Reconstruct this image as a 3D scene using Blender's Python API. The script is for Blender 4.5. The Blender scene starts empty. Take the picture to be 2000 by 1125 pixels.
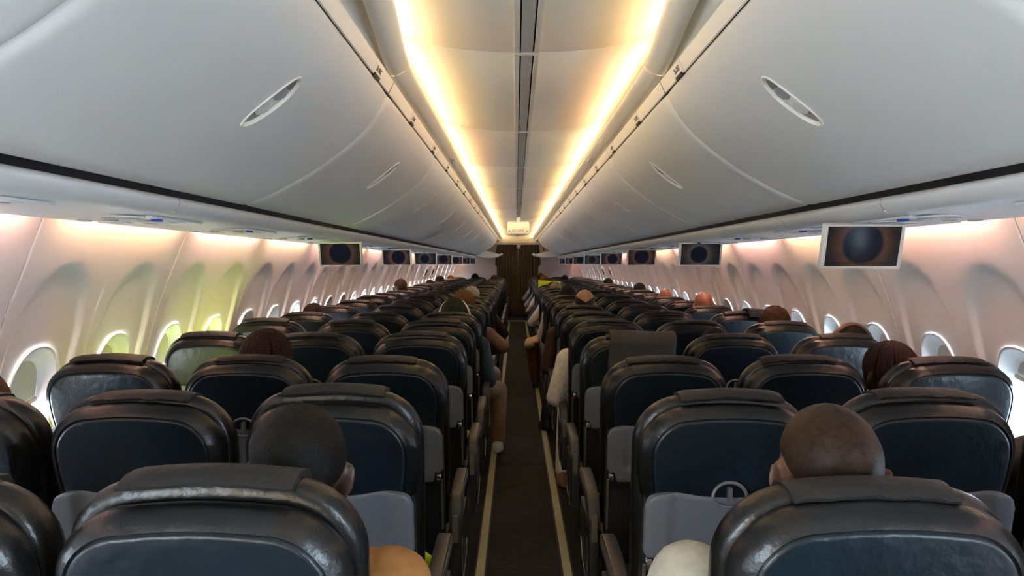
import bpy, bmesh, math, random
import numpy as np
from mathutils import Vector, Matrix
random.seed(7)
PI = math.pi
sc = bpy.context.scene
C = sc.collection

# ------------------------------------------------------------------ camera, world, sun, exposure
CAMX, CAMZ = -0.038, 1.50
cam_d = bpy.data.cameras.new('camera'); cam = bpy.data.objects.new('camera', cam_d); C.objects.link(cam)
cam_d.sensor_width = 36; cam_d.lens = 36 * 1402 / 2000; cam_d.clip_start = 0.02; cam_d.clip_end = 400
cam.location = (CAMX, 0, CAMZ)
cam.rotation_euler = (math.radians(90 - 1.94), 0, math.radians(0.327))
sc.camera = cam
vs = sc.view_settings
vs.view_transform = 'Standard'; vs.look = 'None'; vs.gamma = 1; vs.use_curve_mapping = False
vs.exposure = 1.6
sc.cycles.max_bounces = 7; sc.cycles.glossy_bounces = 3; sc.cycles.diffuse_bounces = 4; sc.cycles.transmission_bounces = 4
sc.cycles.caustics_reflective = False; sc.cycles.caustics_refractive = False

w = bpy.data.worlds.new('sky'); sc.world = w; w.use_nodes = True
bg = w.node_tree.nodes['Background']; bg.inputs[0].default_value = (0.66, 0.83, 1.0, 1); bg.inputs[1].default_value = 11.0

sun_d = bpy.data.lights.new('sun', 'SUN'); sun = bpy.data.objects.new('sun', sun_d); C.objects.link(sun)
sun_d.energy = 95; sun_d.angle = math.radians(1.0); sun_d.color = (1, 0.96, 0.86)
sun.rotation_euler = Vector((0.28, -0.20, -0.22)).to_track_quat('-Z', 'Y').to_euler()
sun.location = (-6, 8, 6)

# ------------------------------------------------------------------ materials
def mat(name, col, rough=0.5, metal=0.0, spec=0.5, nscale=0, namt=0.0, bump=0.0, bscale=80, emis=None, estr=0, coat=0, sheen=0, trans=0):
    m = bpy.data.materials.new(name); m.use_nodes = True
    nt = m.node_tree; b = nt.nodes['Principled BSDF']
    b.inputs['Base Color'].default_value = (*col, 1); b.inputs['Roughness'].default_value = rough
    b.inputs['Metallic'].default_value = metal; b.inputs['Specular IOR Level'].default_value = spec
    b.inputs['Coat Weight'].default_value = coat; b.inputs['Sheen Weight'].default_value = sheen
    b.inputs['Transmission Weight'].default_value = trans
    tc = nt.nodes.new('ShaderNodeTexCoord')
    n = nt.nodes.new('ShaderNodeTexNoise'); n.inputs['Scale'].default_value = nscale or 12; n.inputs['Detail'].default_value = 4
    nt.links.new(tc.outputs['Object'], n.inputs['Vector'])
    r = nt.nodes.new('ShaderNodeValToRGB')
    a = namt
    r.color_ramp.elements[0].position = 0.3; r.color_ramp.elements[1].position = 0.7
    r.color_ramp.elements[0].color = (*[c * (1 - a) for c in col], 1)
    r.color_ramp.elements[1].color = (*[min(1, c * (1 + a)) for c in col], 1)
    nt.links.new(n.outputs['Fac'], r.inputs['Fac']); nt.links.new(r.outputs['Color'], b.inputs['Base Color'])
    if bump:
        n2 = nt.nodes.new('ShaderNodeTexNoise'); n2.inputs['Scale'].default_value = bscale; n2.inputs['Detail'].default_value = 5
        nt.links.new(tc.outputs['Object'], n2.inputs['Vector'])
        bp = nt.nodes.new('ShaderNodeBump'); bp.inputs['Strength'].default_value = bump; bp.inputs['Distance'].default_value = 0.01
        nt.links.new(n2.outputs['Fac'], bp.inputs['Height']); nt.links.new(bp.outputs['Normal'], b.inputs['Normal'])
    if emis:
        b.inputs['Emission Color'].default_value = (*emis, 1); b.inputs['Emission Strength'].default_value = estr
    return m

M = {}
M['bin'] = mat('bin_plastic', (0.74, 0.735, 0.72), 0.42, nscale=2.5, namt=0.015, bump=0.015, bscale=300)
M['binrail'] = mat('rail_plastic', (0.82, 0.80, 0.76), 0.4, namt=0.01)
M['ceil'] = mat('ceiling_panel_plastic', (0.74, 0.71, 0.67), 0.5, nscale=3, namt=0.02)
M['valance'] = mat('valance_plastic', (0.82, 0.80, 0.74), 0.42, namt=0.01)
M['track'] = mat('track_light_grey', (0.62, 0.60, 0.58), 0.45, namt=0.02)
M['trackdark'] = mat('track_grey', (0.40, 0.40, 0.41), 0.4, namt=0.03)
M['black'] = mat('black_gap', (0.006, 0.006, 0.007), 0.5)
M['wall'] = mat('sidewall_plastic', (0.80, 0.77, 0.75), 0.45, nscale=3, namt=0.012, bump=0.01, bscale=400)
M['winframe'] = mat('window_frame_plastic', (0.82, 0.81, 0.80), 0.35, namt=0.01)
M['shade'] = mat('window_shade_plastic', (0.70, 0.67, 0.60), 0.5, namt=0.02)
M['shadelip'] = mat('shade_lip', (0.75, 0.66, 0.58), 0.4, namt=0.02)
M['psu'] = mat('service_panel_plastic', (0.72, 0.73, 0.74), 0.35, nscale=4, namt=0.015)
M['psudark'] = mat('service_panel_grey', (0.36, 0.37, 0.39), 0.4, namt=0.03)
M['lens'] = mat('reading_lens', (0.30, 0.31, 0.34), 0.15, namt=0.02)
M['blue'] = mat('call_button_blue', (0.02, 0.05, 0.35), 0.3, namt=0.05)
M['signlit'] = mat('lit_sign', (0.8, 0.35, 0.2), 0.4, emis=(1, 0.42, 0.2), estr=1.6)
M['bezel'] = mat('screen_bezel', (0.74, 0.73, 0.72), 0.4, namt=0.01)
M['exit'] = mat('exit_sign_face', (0.85, 0.78, 0.58), 0.4, emis=(1, 0.86, 0.55), estr=0.14)
M['red'] = mat('exit_letters', (0.5, 0.05, 0.02), 0.5, emis=(0.6, 0.08, 0.03), estr=0.05)
M['ink'] = mat('label_ink', (0.04, 0.04, 0.045), 0.5)
M['navy'] = mat('navy_leather', (0.0042, 0.0105, 0.0175), 0.32, spec=0.42, nscale=9, namt=0.25, bump=0.22, bscale=38)
M['char'] = mat('charcoal_leather', (0.0065, 0.007, 0.008), 0.29, spec=0.45, nscale=14, namt=0.2, bump=0.22, bscale=45)
M['flap'] = mat('charcoal_cover_cloth', (0.011, 0.0105, 0.011), 0.55, nscale=20, namt=0.2, bump=0.3, bscale=60)
M['tray'] = mat('tray_grey_plastic', (0.15, 0.163, 0.185), 0.32, nscale=6, namt=0.04)
M['latch'] = mat('latch_grey', (0.16, 0.16, 0.165), 0.3, metal=0.3, namt=0.03)
M['chrome'] = mat('hinge_metal', (0.5, 0.5, 0.52), 0.2, metal=0.9)
M['frame'] = mat('seat_frame_black', (0.010, 0.011, 0.013), 0.5, namt=0.1)
M['pocket'] = mat('pocket_black_leather', (0.008, 0.010, 0.013), 0.5, namt=0.2, bump=0.2)
M['arm'] = mat('armrest_taupe', (0.040, 0.040, 0.042), 0.34, namt=0.05, bump=0.05, bscale=200)
M['armside'] = mat('armrest_side_grey', (0.10, 0.10, 0.115), 0.4, namt=0.04)
M['beige'] = mat('armrest_hinge_cover', (0.13, 0.12, 0.085), 0.45, namt=0.05)
M['lime'] = mat('lime_cloth', (0.56, 0.70, 0.02), 0.8, nscale=10, namt=0.1, bump=0.2, bscale=40)
M['strip'] = mat('glow_strip', (0.42, 0.40, 0.23), 0.5, nscale=14, namt=0.06)
M['bulk'] = mat('bulkhead_beige', (0.42, 0.36, 0.33), 0.55, nscale=3, namt=0.03)
M['white'] = mat('white_plastic', (0.80, 0.80, 0.79), 0.4, namt=0.01)
M['threshold'] = mat('threshold_metal', (0.20, 0.20, 0.21), 0.4, namt=0.05)
M['paper'] = mat('magazine_paper', (0.5, 0.45, 0.33), 0.6, nscale=60, namt=0.5)
M['glass'] = None
M['latchshade'] = mat('latch_recess_shade', (0.30, 0.285, 0.25), 0.5)  # darker brownish floor colour carries the shade inside the latch cavity
M['gasket'] = mat('seam_brown', (0.10, 0.075, 0.065), 0.6)

def glass_mat():
    m = bpy.data.materials.new('window_acrylic'); m.use_nodes = True
    nt = m.node_tree; nt.nodes.clear()
    o = nt.nodes.new('ShaderNodeOutputMaterial'); mx = nt.nodes.new('ShaderNodeMixShader')
    t = nt.nodes.new('ShaderNodeBsdfTransparent'); t.inputs[0].default_value = (0.93, 0.96, 0.98, 1)
    g = nt.nodes.new('ShaderNodeBsdfGlossy'); g.inputs['Roughness'].default_value = 0.05
    tc = nt.nodes.new('ShaderNodeTexCoord'); n = nt.nodes.new('ShaderNodeTexNoise'); n.inputs['Scale'].default_value = 30
    mp = nt.nodes.new('ShaderNodeMapRange'); mp.inputs[3].default_value = 0.04; mp.inputs[4].default_value = 0.08
    nt.links.new(tc.outputs['Object'], n.inputs['Vector']); nt.links.new(n.outputs['Fac'], mp.inputs[0])
    nt.links.new(mp.outputs[0], mx.inputs[0]); nt.links.new(t.outputs[0], mx.inputs[1]); nt.links.new(g.outputs[0], mx.inputs[2])
    nt.links.new(mx.outputs[0], o.inputs[0])
    return m
M['glass'] = glass_mat()

def carpet_mat(name, c1, c2):
    m = bpy.data.materials.new(name); m.use_nodes = True
    nt = m.node_tree; b = nt.nodes['Principled BSDF']; b.inputs['Roughness'].default_value = 0.85; b.inputs['Specular IOR Level'].default_value = 0.2
    tc = nt.nodes.new('ShaderNodeTexCoord')
    n = nt.nodes.new('ShaderNodeTexNoise'); n.inputs['Scale'].default_value = 9; n.inputs['Detail'].default_value = 3
    wv = nt.nodes.new('ShaderNodeTexWave'); wv.inputs['Scale'].default_value = 14; wv.inputs['Distortion'].default_value = 6; wv.inputs['Detail'].default_value = 3
    wv.bands_direction = 'Y'
    mu = nt.nodes.new('ShaderNodeMath'); mu.operation = 'MULTIPLY'
    r = nt.nodes.new('ShaderNodeValToRGB')
    r.color_ramp.elements[0].color = (*c1, 1); r.color_ramp.elements[1].color = (*c2, 1)
    r.color_ramp.elements[0].position = 0.15; r.color_ramp.elements[1].position = 0.6
    nt.links.new(tc.outputs['Object'], n.inputs['Vector']); nt.links.new(tc.outputs['Object'], wv.inputs['Vector'])
    nt.links.new(n.outputs['Fac'], mu.inputs[0]); nt.links.new(wv.outputs['Fac'], mu.inputs[1])
    nt.links.new(mu.outputs[0], r.inputs['Fac']); nt.links.new(r.outputs['Color'], b.inputs['Base Color'])
    n3 = nt.nodes.new('ShaderNodeTexNoise'); n3.inputs['Scale'].default_value = 500
    nt.links.new(tc.outputs['Object'], n3.inputs['Vector'])
    bp = nt.nodes.new('ShaderNodeBump'); bp.inputs['Strength'].default_value = 0.5; bp.inputs['Distance'].default_value = 0.004
    nt.links.new(n3.outputs['Fac'], bp.inputs['Height']); nt.links.new(bp.outputs['Normal'], b.inputs['Normal'])
    return m
M['carpet'] = carpet_mat('aisle_carpet', (0.015, 0.0155, 0.016), (0.046, 0.046, 0.046))
M['carpet2'] = carpet_mat('seat_carpet', (0.014, 0.015, 0.0175), (0.028, 0.030, 0.034))

def curtain_mat():
    m = bpy.data.materials.new('curtain_striped_cloth'); m.use_nodes = True
    nt = m.node_tree; b = nt.nodes['Principled BSDF']; b.inputs['Roughness'].default_value = 0.85
    tc = nt.nodes.new('ShaderNodeTexCoord')
    wv = nt.nodes.new('ShaderNodeTexWave'); wv.inputs['Scale'].default_value = 11; wv.inputs['Distortion'].default_value = 0.6
    r = nt.nodes.new('ShaderNodeValToRGB')
    r.color_ramp.elements[0].color = (0.055, 0.042, 0.026, 1); r.color_ramp.elements[1].color = (0.15, 0.125, 0.080, 1)
    nt.links.new(tc.outputs['Object'], wv.inputs['Vector']); nt.links.new(wv.outputs['Fac'], r.inputs['Fac'])
    nt.links.new(r.outputs['Color'], b.inputs['Base Color'])
    return m
M['curtain'] = curtain_mat()

def screen_mat(name, cx, cy, rad, glow, tint):
    """dark display showing a round dark disc with a brownish corona, printed in object space (x,z)."""
    m = bpy.data.materials.new(name); m.use_nodes = True
    nt = m.node_tree; b = nt.nodes['Principled BSDF']; b.inputs['Roughness'].default_value = 0.12
    b.inputs['Base Color'].default_value = (0.004, 0.004, 0.005, 1); b.inputs['Specular IOR Level'].default_value = 0.12
    tc = nt.nodes.new('ShaderNodeTexCoord'); sp = nt.nodes.new('ShaderNodeSeparateXYZ')
    nt.links.new(tc.outputs['Object'], sp.inputs[0])
    def math_(op, a, bb):
        n = nt.nodes.new('ShaderNodeMath'); n.operation = op
        for i, v in enumerate((a, bb)):
            if isinstance(v, (int, float)): n.inputs[i].default_value = v
            elif v is not None: nt.links.new(v, n.inputs[i])
        return n.outputs[0]
    dx = math_('SUBTRACT', sp.outputs['X'], cx); dz = math_('SUBTRACT', sp.outputs['Z'], cy)
    d = math_('SQRT', math_('ADD', math_('MULTIPLY', dx, dx), math_('MULTIPLY', dz, dz)), None)
    r = nt.nodes.new('ShaderNodeValToRGB'); e = r.color_ramp.elements
    e[0].position = 0.0; e[0].color = (0.006, 0.007, 0.013, 1)
    e[1].position = 1.0; e[1].color = (0.012, 0.013, 0.016, 1)
    q = e.new(0.42); q.color = (0.006, 0.007, 0.014, 1)
    q = e.new(0.50); q.color = (*glow, 1)
    q = e.new(0.74); q.color = (*tint, 1)
    nt.links.new(math_('DIVIDE', d, rad * 2.0), r.inputs['Fac'])
    n = nt.nodes.new('ShaderNodeTexNoise'); n.inputs['Scale'].default_value = 25
    nt.links.new(tc.outputs['Object'], n.inputs['Vector'])
    mix = nt.nodes.new('ShaderNodeMixRGB'); mix.blend_type = 'MULTIPLY'; mix.inputs[0].default_value = 0.6
    nt.links.new(r.outputs['Color'], mix.inputs[1]); nt.links.new(n.outputs['Color'], mix.inputs[2])
    nt.links.new(mix.outputs[0], b.inputs['Emission Color']); b.inputs['Emission Strength'].default_value = 0.42
    return m

# ------------------------------------------------------------------ mesh helpers
def me(name, V, F, m, sharp=35, smooth=True):
    d = bpy.data.meshes.new(name); d.from_pydata([tuple(v) for v in V], [], F)
    if m is not None: d.materials.append(m)
    if smooth:
        d.polygons.foreach_set('use_smooth', [True] * len(d.polygons))
        d.set_sharp_from_angle(angle=math.radians(sharp))
    d.update(); return d
def ob(name, data, parent=None, loc=None, rot=None, scale=None):
    o = bpy.data.objects.new(name, data); C.objects.link(o)
    if parent is not None: o.parent = parent
    if loc is not None: o.location = loc
    if rot is not None: o.rotation_euler = rot
    if scale is not None: o.scale = scale
    return o
def tag(o, label=None, cat=None, group=None, kind=None):
    if label: o['label'] = label
    if cat: o['category'] = cat
    if group: o['group'] = group
    if kind: o['kind'] = kind
    return o
def empty(name, loc=(0, 0, 0), rot=None):
    o = bpy.data.objects.new(name, None); C.objects.link(o); o.location = loc; o.empty_display_size = 0.05
    if rot: o.rotation_euler = rot
    return o
class G:
    """geometry collector for one mesh."""
    def __init__(s): s.V = []; s.F = []
    def add(s, V, F):
        k = len(s.V); s.V += [tuple(v) for v in V]; s.F += [tuple(i + k for i in f) for f in F]; return s
    def box(s, x0, x1, y0, y1, z0, z1, bev=0.0):
        if bev <= 0:
            V = [(x, y, z) for z in (z0, z1) for y in (y0, y1) for x in (x0, x1)]
            return s.add(V, [(0, 2, 3, 1), (4, 5, 7, 6), (0, 1, 5, 4), (2, 6, 7, 3), (0, 4, 6, 2), (1, 3, 7, 5)])
        bm = bmesh.new(); bmesh.ops.create_cube(bm, size=1)
        for v in bm.verts: v.co = Vector(((x0 + x1) / 2 + v.co.x * (x1 - x0), (y0 + y1) / 2 + v.co.y * (y1 - y0), (z0 + z1) / 2 + v.co.z * (z1 - z0)))
        bmesh.ops.bevel(bm, geom=bm.edges[:], offset=bev, segments=2, affect='EDGES', profile=0.7)
        bm.verts.index_update()
        s.add([v.co[:] for v in bm.verts], [[v.index for v in f.verts] for f in bm.faces]); bm.free(); return s
    def loft(s, rings, closed=True, cap0=False, cap1=False):
        n = len(rings[0]); V = [p for r in rings for p in r]; F = []
        for i in range(len(rings) - 1):
            for j in range(n if closed else n - 1):
                a = i * n + j; b = i * n + (j + 1) % n; F.append((a, b, b + n, a + n))
        if cap0: F.append(tuple(range(n))[::-1])
        if cap1: F.append(tuple(range((len(rings) - 1) * n, len(rings) * n)))
        return s.add(V, F)
    def tube(s, P, R, n=8, caps=True):
        P = [Vector(p) for p in P]
        if not hasattr(R, '__len__'): R = [R] * len(P)
        rings = []; up = None
        for i, p in enumerate(P):
            t = (P[min(i + 1, len(P) - 1)] - P[max(i - 1, 0)]).normalized()
            if up is None:
                up = Vector((0, 0, 1)) if abs(t.z) < 0.9 else Vector((1, 0, 0))
            a = t.cross(up).normalized(); b = a.cross(t).normalized(); up = b
            rings.append([p + R[i] * (math.cos(k * 2 * PI / n) * a + math.sin(k * 2 * PI / n) * b) for k in range(n)])
        return s.loft(rings, True, caps, caps)
    def ell(s, c, r, nu=16, nv=10, rot=None):
        c = Vector(c); V = []; F = []
        for i in range(nv + 1):
            th = PI * i / nv
            for j in range(nu):
                ph = 2 * PI * j / nu
                p = Vector((r[0] * math.sin(th) * math.cos(ph), r[1] * math.sin(th) * math.sin(ph), r[2] * math.cos(th)))
                if rot is not None: p = rot @ p
                V.append(c + p)
        for i in range(nv):
            for j in range(nu):
                a = i * nu + j; b = i * nu + (j + 1) % nu
                if i == 0: F.append((j, nu + j, nu + (j + 1) % nu))
                elif i == nv - 1: F.append((a, a + nu, b))
                else: F.append((a, a + nu, b + nu, b))
        return s.add(V, F)
    def mesh(s, name, m, sharp=35): return me(name, s.V, s.F, m, sharp)
def curve(pts, n):
    """Catmull-Rom resample of 2-D points."""
    P = [Vector(p) for p in pts]; out = []
    segs = len(P) - 1
    for k in range(n + 1):
        t = k * segs / n; i = min(int(t), segs - 1); u = t - i
        p0 = P[i - 1] if i > 0 else 2 * P[0] - P[1]; p1 = P[i]; p2 = P[i + 1]; p3 = P[i + 2] if i + 2 <= segs else 2 * P[-1] - P[-2]
        out.append(0.5 * ((2 * p1) + (p2 - p0) * u + (2 * p0 - 5 * p1 + 4 * p2 - p3) * u * u + (3 * p1 - p0 - 3 * p2 + p3) * u ** 3))
    return out
def strip_y(prof, y0, y1, ny=1):
    """extrude an (x,z) polyline along y."""
    V = []; F = []; n = len(prof)
    for j in range(ny + 1):
        y = y0 + (y1 - y0) * j / ny
        V += [(p[0], y, p[1]) for p in prof]
    for j in range(ny):
        for i in range(n - 1):
            a = j * n + i; F.append((a, a + 1, a + 1 + n, a + n))
    return V, F
def holed(rect, hole, rings, nang=96):
    """2-D polar patch between a hole outline fn(angle)->(u,v) and a rectangle; returns (points, faces, ring size)."""
    u0, u1, v0, v1 = rect
    cu, cv = hole(None)
    angs = [2 * PI * k / nang for k in range(nang)]
    for q in ((u0, v0), (u1, v0), (u1, v1), (u0, v1)):
        a = math.atan2(q[1] - cv, q[0] - cu) % (2 * PI)
        i = min(range(nang), key=lambda k: abs((angs[k] - a + PI) % (2 * PI) - PI)); angs[i] = a
    P = []
    for f in rings:
        for a in angs:
            hu, hv = hole(a); c, s_ = math.cos(a), math.sin(a)
            t = min([(u1 - cu) / c if c > 1e-9 else 1e9, (u0 - cu) / c if c < -1e-9 else 1e9, (v1 - cv) / s_ if s_ > 1e-9 else 1e9, (v0 - cv) / s_ if s_ < -1e-9 else 1e9])
            bu, bv = cu + c * t, cv + s_ * t
            P.append((hu + (bu - hu) * f, hv + (bv - hv) * f))
    F = []
    for i in range(len(rings) - 1):
        for j in range(nang):
            a = i * nang + j; b = i * nang + (j + 1) % nang; F.append((a, b, b + nang, a + nang))
    return P, F, nang
def sm(a, b, x):
    t = max(0, min(1, (x - a) / (b - a))); return t * t * (3 - 2 * t)
ORD = ['first', 'second', 'third', 'fourth', 'fifth', 'sixth', 'seventh', 'eighth', 'ninth', 'tenth', 'eleventh', 'twelfth', 'thirteenth', 'fourteenth', 'fifteenth',
       'sixteenth', 'seventeenth', 'eighteenth', 'nineteenth', 'twentieth', 'twenty-first', 'twenty-second', 'twenty-third', 'twenty-fourth', 'twenty-fifth', 'twenty-sixth',
       'twenty-seventh', 'twenty-eighth', 'twenty-ninth', 'thirtieth', 'thirty-first', 'thirty-second', 'thirty-third', 'thirty-fourth', 'thirty-fifth', 'thirty-sixth']
SIDE = {-1: 'left', 1: 'right'}
YB = -1.99          # rear end of the modelled cabin
YF = 19.75         # front bulkhead

# ------------------------------------------------------------------ floor
g = G(); g.box(-2.0, 2.0, YB, YF + 1.6, -0.06, 0.0)
floor = tag(ob('floor', g.mesh('floor', M['carpet2'])), kind='structure')
ys = [YB, 2.4, 5.3, 8.3, 11.3, 14.3, 18.4]
for i in range(len(ys) - 1):
    g = G(); g.box(-0.185, 0.185, ys[i] + 0.004, ys[i + 1] - 0.004, 0.0, 0.006, 0.002)
    ob('carpet_tile', g.mesh('carpet_tile', M['carpet']), floor)
g = G(); g.box(-0.45, 0.45, 18.42, 18.95, 0.0, 0.008); ob('threshold_plate', g.mesh('threshold_plate', M['threshold']), floor)
for s in (-1, 1):
    root = empty('floor_path_strip', (s * 0.212, 0, 0))
    tag(root, 'pale yellow glow strip along the %s edge of the aisle carpet' % SIDE[s], 'floor strip', 'floor path strips')
    for i in range(len(ys) - 1):
        g = G(); g.box(-0.021, 0.021, ys[i] + 0.003, ys[i + 1] - 0.003, 0.0, 0.010, 0.003)
        ob('strip_segment', g.mesh('strip_segment', M['strip']), root)
    for e in (-1, 1):
        g = G(); g.box(e * 0.026 - 0.004, e * 0.026 + 0.004, YB, 18.4, 0.0, 0.007)
        ob('edge_channel', g.mesh('edge_channel', M['black']), root)

# ------------------------------------------------------------------ side walls with windows
WALLP = [(1.60, 0.0), (1.72, 0.22), (1.79, 0.5), (1.812, 0.8), (1.785, 1.03), (1.713, 1.296), (1.64, 1.48), (1.572, 1.645), (1.535, 1.73)]
wz = np.array([p[1] for p in curve([(a, b) for a, b in WALLP], 160)]); wx = np.array([p[0] for p in curve([(a, b) for a, b in WALLP], 160)])
def wallx(z): return float(np.interp(z, wz, wx))
WZ, WA, WB = 0.997, 0.124, 0.196
Z0, Z1 = 0.60, 1.725
def whole(a):
    if a is None: return (0.0, WZ)
    c, s_ = math.cos(a), math.sin(a); n = 2.5
    r = (abs(c / WA) ** n + abs(s_ / WB) ** n) ** (-1 / n)
    return (r * c, WZ + r * s_)
def scallop(s_, z):
    # tall oval recess above and around each window
    hw = 0.205
    if z > 1.16:
        q = (z - 1.16) / (1.505 - 1.16)
        d = (1 - math.sqrt((s_ / hw) ** 2 + q * q)) * 0.2
    else:
        d = (hw - abs(s_)) * sm(0.66, 0.95, z)
    return 0.018 * sm(0.0, 0.026, d)
P2, F2, NA = holed((-0.2525, 0.2525, Z0, Z1), whole, [0, .03, .07, .12, .17, .22, .27, .32, .36, .40, .44, .48, .52, .56, .60, .64, .68, .71, .74, .77, .80, .83, .86, .89, .92, .95, .975, .99, 1.0], 120)
def cell_mesh(side, edge):
    V = []
    for (s_, z) in P2:
        x = wallx(z) + scallop(s_, z)
        # slight rounding towards the panel seam
        e = 0.252 - abs(s_)
        if (s_ > 0) == (edge > 0) and e < 0.004: x += 0.003 * (1 - e / 0.004)
        V.append((side * x, s_, z))
    F = F2 if side > 0 else [f[::-1] for f in F2]
    return V, F
def panel_mesh(side):
    g = G()
    V, F = cell_mesh(side, -1); g.add([(a, b - 0.254, c) for a, b, c in V], F)
    V, F = cell_mesh(side, 1); g.add([(a, b + 0.254, c) for a, b, c in V], F)
    # join strip in the middle
    zz = np.linspace(Z0, Z1, 40)
    A = [(side * (wallx(z) + 0.0012), -0.012, z) for z in zz]; B = [(side * (wallx(z) + 0.0012), 0.012, z) for z in zz]
    g.loft([A, B], closed=False)
    return g.mesh('sidewall_panel', M['wall'], 40)
PANEL = {s: panel_mesh(s) for s in (-1, 1)}
SEAM0 = {-1: 2.326, 1: 2.338}
def outline_at(f, dx, side, n=64):
    """window outline scaled by f at wall offset dx (outwards)."""
    R = []
    for k in range(n):
        a = 2 * PI * k / n; u, v = whole(a); u *= f; v = WZ + (v - WZ) * f
        R.append((side * (wallx(v) + 0.018 + dx), u, v))
    return R
def frame_mesh(side):
    rings = [outline_at(1.035, -0.003, side), outline_at(1.03, -0.008, side), outline_at(1.0, -0.008, side), outline_at(0.97, -0.001, side), outline_at(0.90, 0.013, side), outline_at(0.84, 0.022, side),
             outline_at(0.805, 0.029, side), outline_at(0.79, 0.036, side), outline_at(0.765, 0.038, side), outline_at(0.76, 0.060, side)]
    g = G(); g.loft(rings)
    return g.mesh('window_frame', M['winframe'], 50)
FRAME = {s: frame_mesh(s) for s in (-1, 1)}
def pane_mesh(side):
    r = outline_at(0.78, 0.050, side); g = G(); g.add(r, [tuple(range(len(r)))]); return g.mesh('pane', M['glass'])
PANE = {s: pane_mesh(s) for s in (-1, 1)}
def shade_mesh(side, frac):
    """shade pulled down to a fraction of the opening, with a curved lip."""
    n = 28; top = WZ + WB * 0.77; bot = WZ - WB * 0.77
    g = G(); rows = []
    for i in range(17):
        rr = []
        for j in range(n + 1):
            q = j / n * 2 - 1
            zend = top - (top - bot) * frac - 0.012 * (1 - q * q)
            z = top + (zend - top) * i / 16
            hw = WA * 0.77 * (max(0, 1 - abs((z - WZ) / (WB * 0.775)) ** 2.5)) ** (1 / 2.5)
            rr.append((side * (wallx(z) + 0.018 + 0.041), q * hw, z))
        rows.append(rr)
    g.loft(rows, closed=False); return g.mesh('shade', M['shade'])
def lip_mesh(side, frac):
    n = 20; top = WZ + WB * 0.77; bot = WZ - WB * 0.77; g = G(); rows = []
    for dz, dx in ((0.020, 0.0), (0.018, -0.008), (0.004, -0.012), (-0.002, -0.006), (-0.002, 0.0)):
        rr = []
        for j in range(n + 1):
            q = j / n * 2 - 1
            z = top - (top - bot) * frac - 0.012 * (1 - q * q) + dz
            hw = WA * 0.76 * (max(0, 1 - abs((z - WZ) / (WB * 0.775)) ** 2.5)) ** (1 / 2.5)
            rr.append((side * (wallx(z) + 0.018 + 0.038 + dx * 0.7), q * hw, z))
        rows.append(rr)
    g.loft(rows, closed=False); return g.mesh('shade_lip', M['shadelip'])
_sh = {}
winn = 0
# how far each shade is pulled down, window by window from the camera end
SHF = {-1: [0.55, 0.72, 0.50, 0.45, 0.88, 0.55, 0.15, 0.10, 0.92, 0.95, 0.3, 0.2, 0.15, 0.2, 0.5], 1: [0.25, 0.35, 0.28, 0.22, 0.30, 0.35, 0.3, 0.95, 0.3, 0.4, 0.3, 0.3]}
for s in (-1, 1):
    wall = tag(empty('wall_%s' % SIDE[s]), kind='structure')
    lowp = [(s * wallx(z), z) for z in np.linspace(0.0, Z0 + 0.01, 14)]
    V, F = strip_y(lowp, YB, YF, 4); g = G(); g.add(V, F); ob('dado', g.mesh('dado', M['wall']), wall)
    # dark backing just outside the panel seams
    k = -3
    wk = 0
    while SEAM0[s] + k * 1.016 < YF:
        y0 = SEAM0[s] + k * 1.016
        ob('sidewall_panel', PANEL[s], wall, (0, y0 + 0.508, 0))
        g = G(); zz = np.linspace(Z0, Z1, 24)
        g.loft([[(s * (wallx(z) + 0.0035), y0 + d, z) for z in zz] for d in (-0.012, 0.012)], closed=False)
        ob('seam_gasket', g.mesh('seam_gasket', M['gasket']), wall)
        for h in (0, 1):
            yc = y0 + 0.254 + 0.508 * h
            winn += 1
            wo = tag(empty('window_%d' % winn, (0, yc, 0)), kind='structure')
            ob('window_frame', FRAME[s], wo); ob('pane', PANE[s], wo)
            if yc > 2.2:
                L = SHF[s]; f = L[wk] if wk < len(L) else random.choice([0.2, 0.3, 0.45, 0.9]); wk += 1
            else: f = 0.5
            key = (s, round(f, 2))
            if key not in _sh: _sh[key] = (shade_mesh(s, f), lip_mesh(s, f))
            sh = ob('shade', _sh[key][0], wo); ob('shade_lip', _sh[key][1], sh)
        k += 1
    # handles of the over-wing exits
    for i, yy in enumerate((13.1, 14.12)):
        g = G(); z0, z1 = 1.28, 1.42
        hx = s * (wallx(1.35) - 0.004)
        t = (wallx(1.42) - wallx(1.28)) / 0.14
        e = empty('overwing_exit', (hx, yy, 1.35), (0, -s * math.atan(-t), 0))
        tag(e, 'dark overwing exit handle in a white surround, %s exit on the %s wall' % (['nearer', 'farther'][i], SIDE[s]), 'exit handle', 'overwing exits')
        g.box(-0.012, 0.012, -0.10, 0.10, -0.09, 0.09, 0.008); ob('surround', g.mesh('surround', M['white']), e)
        g = G(); g.box(-0.022, 0.022, -0.07, 0.07, -0.055, 0.055, 0.008); ob('handle', g.mesh('handle', M['frame']), e)

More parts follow.
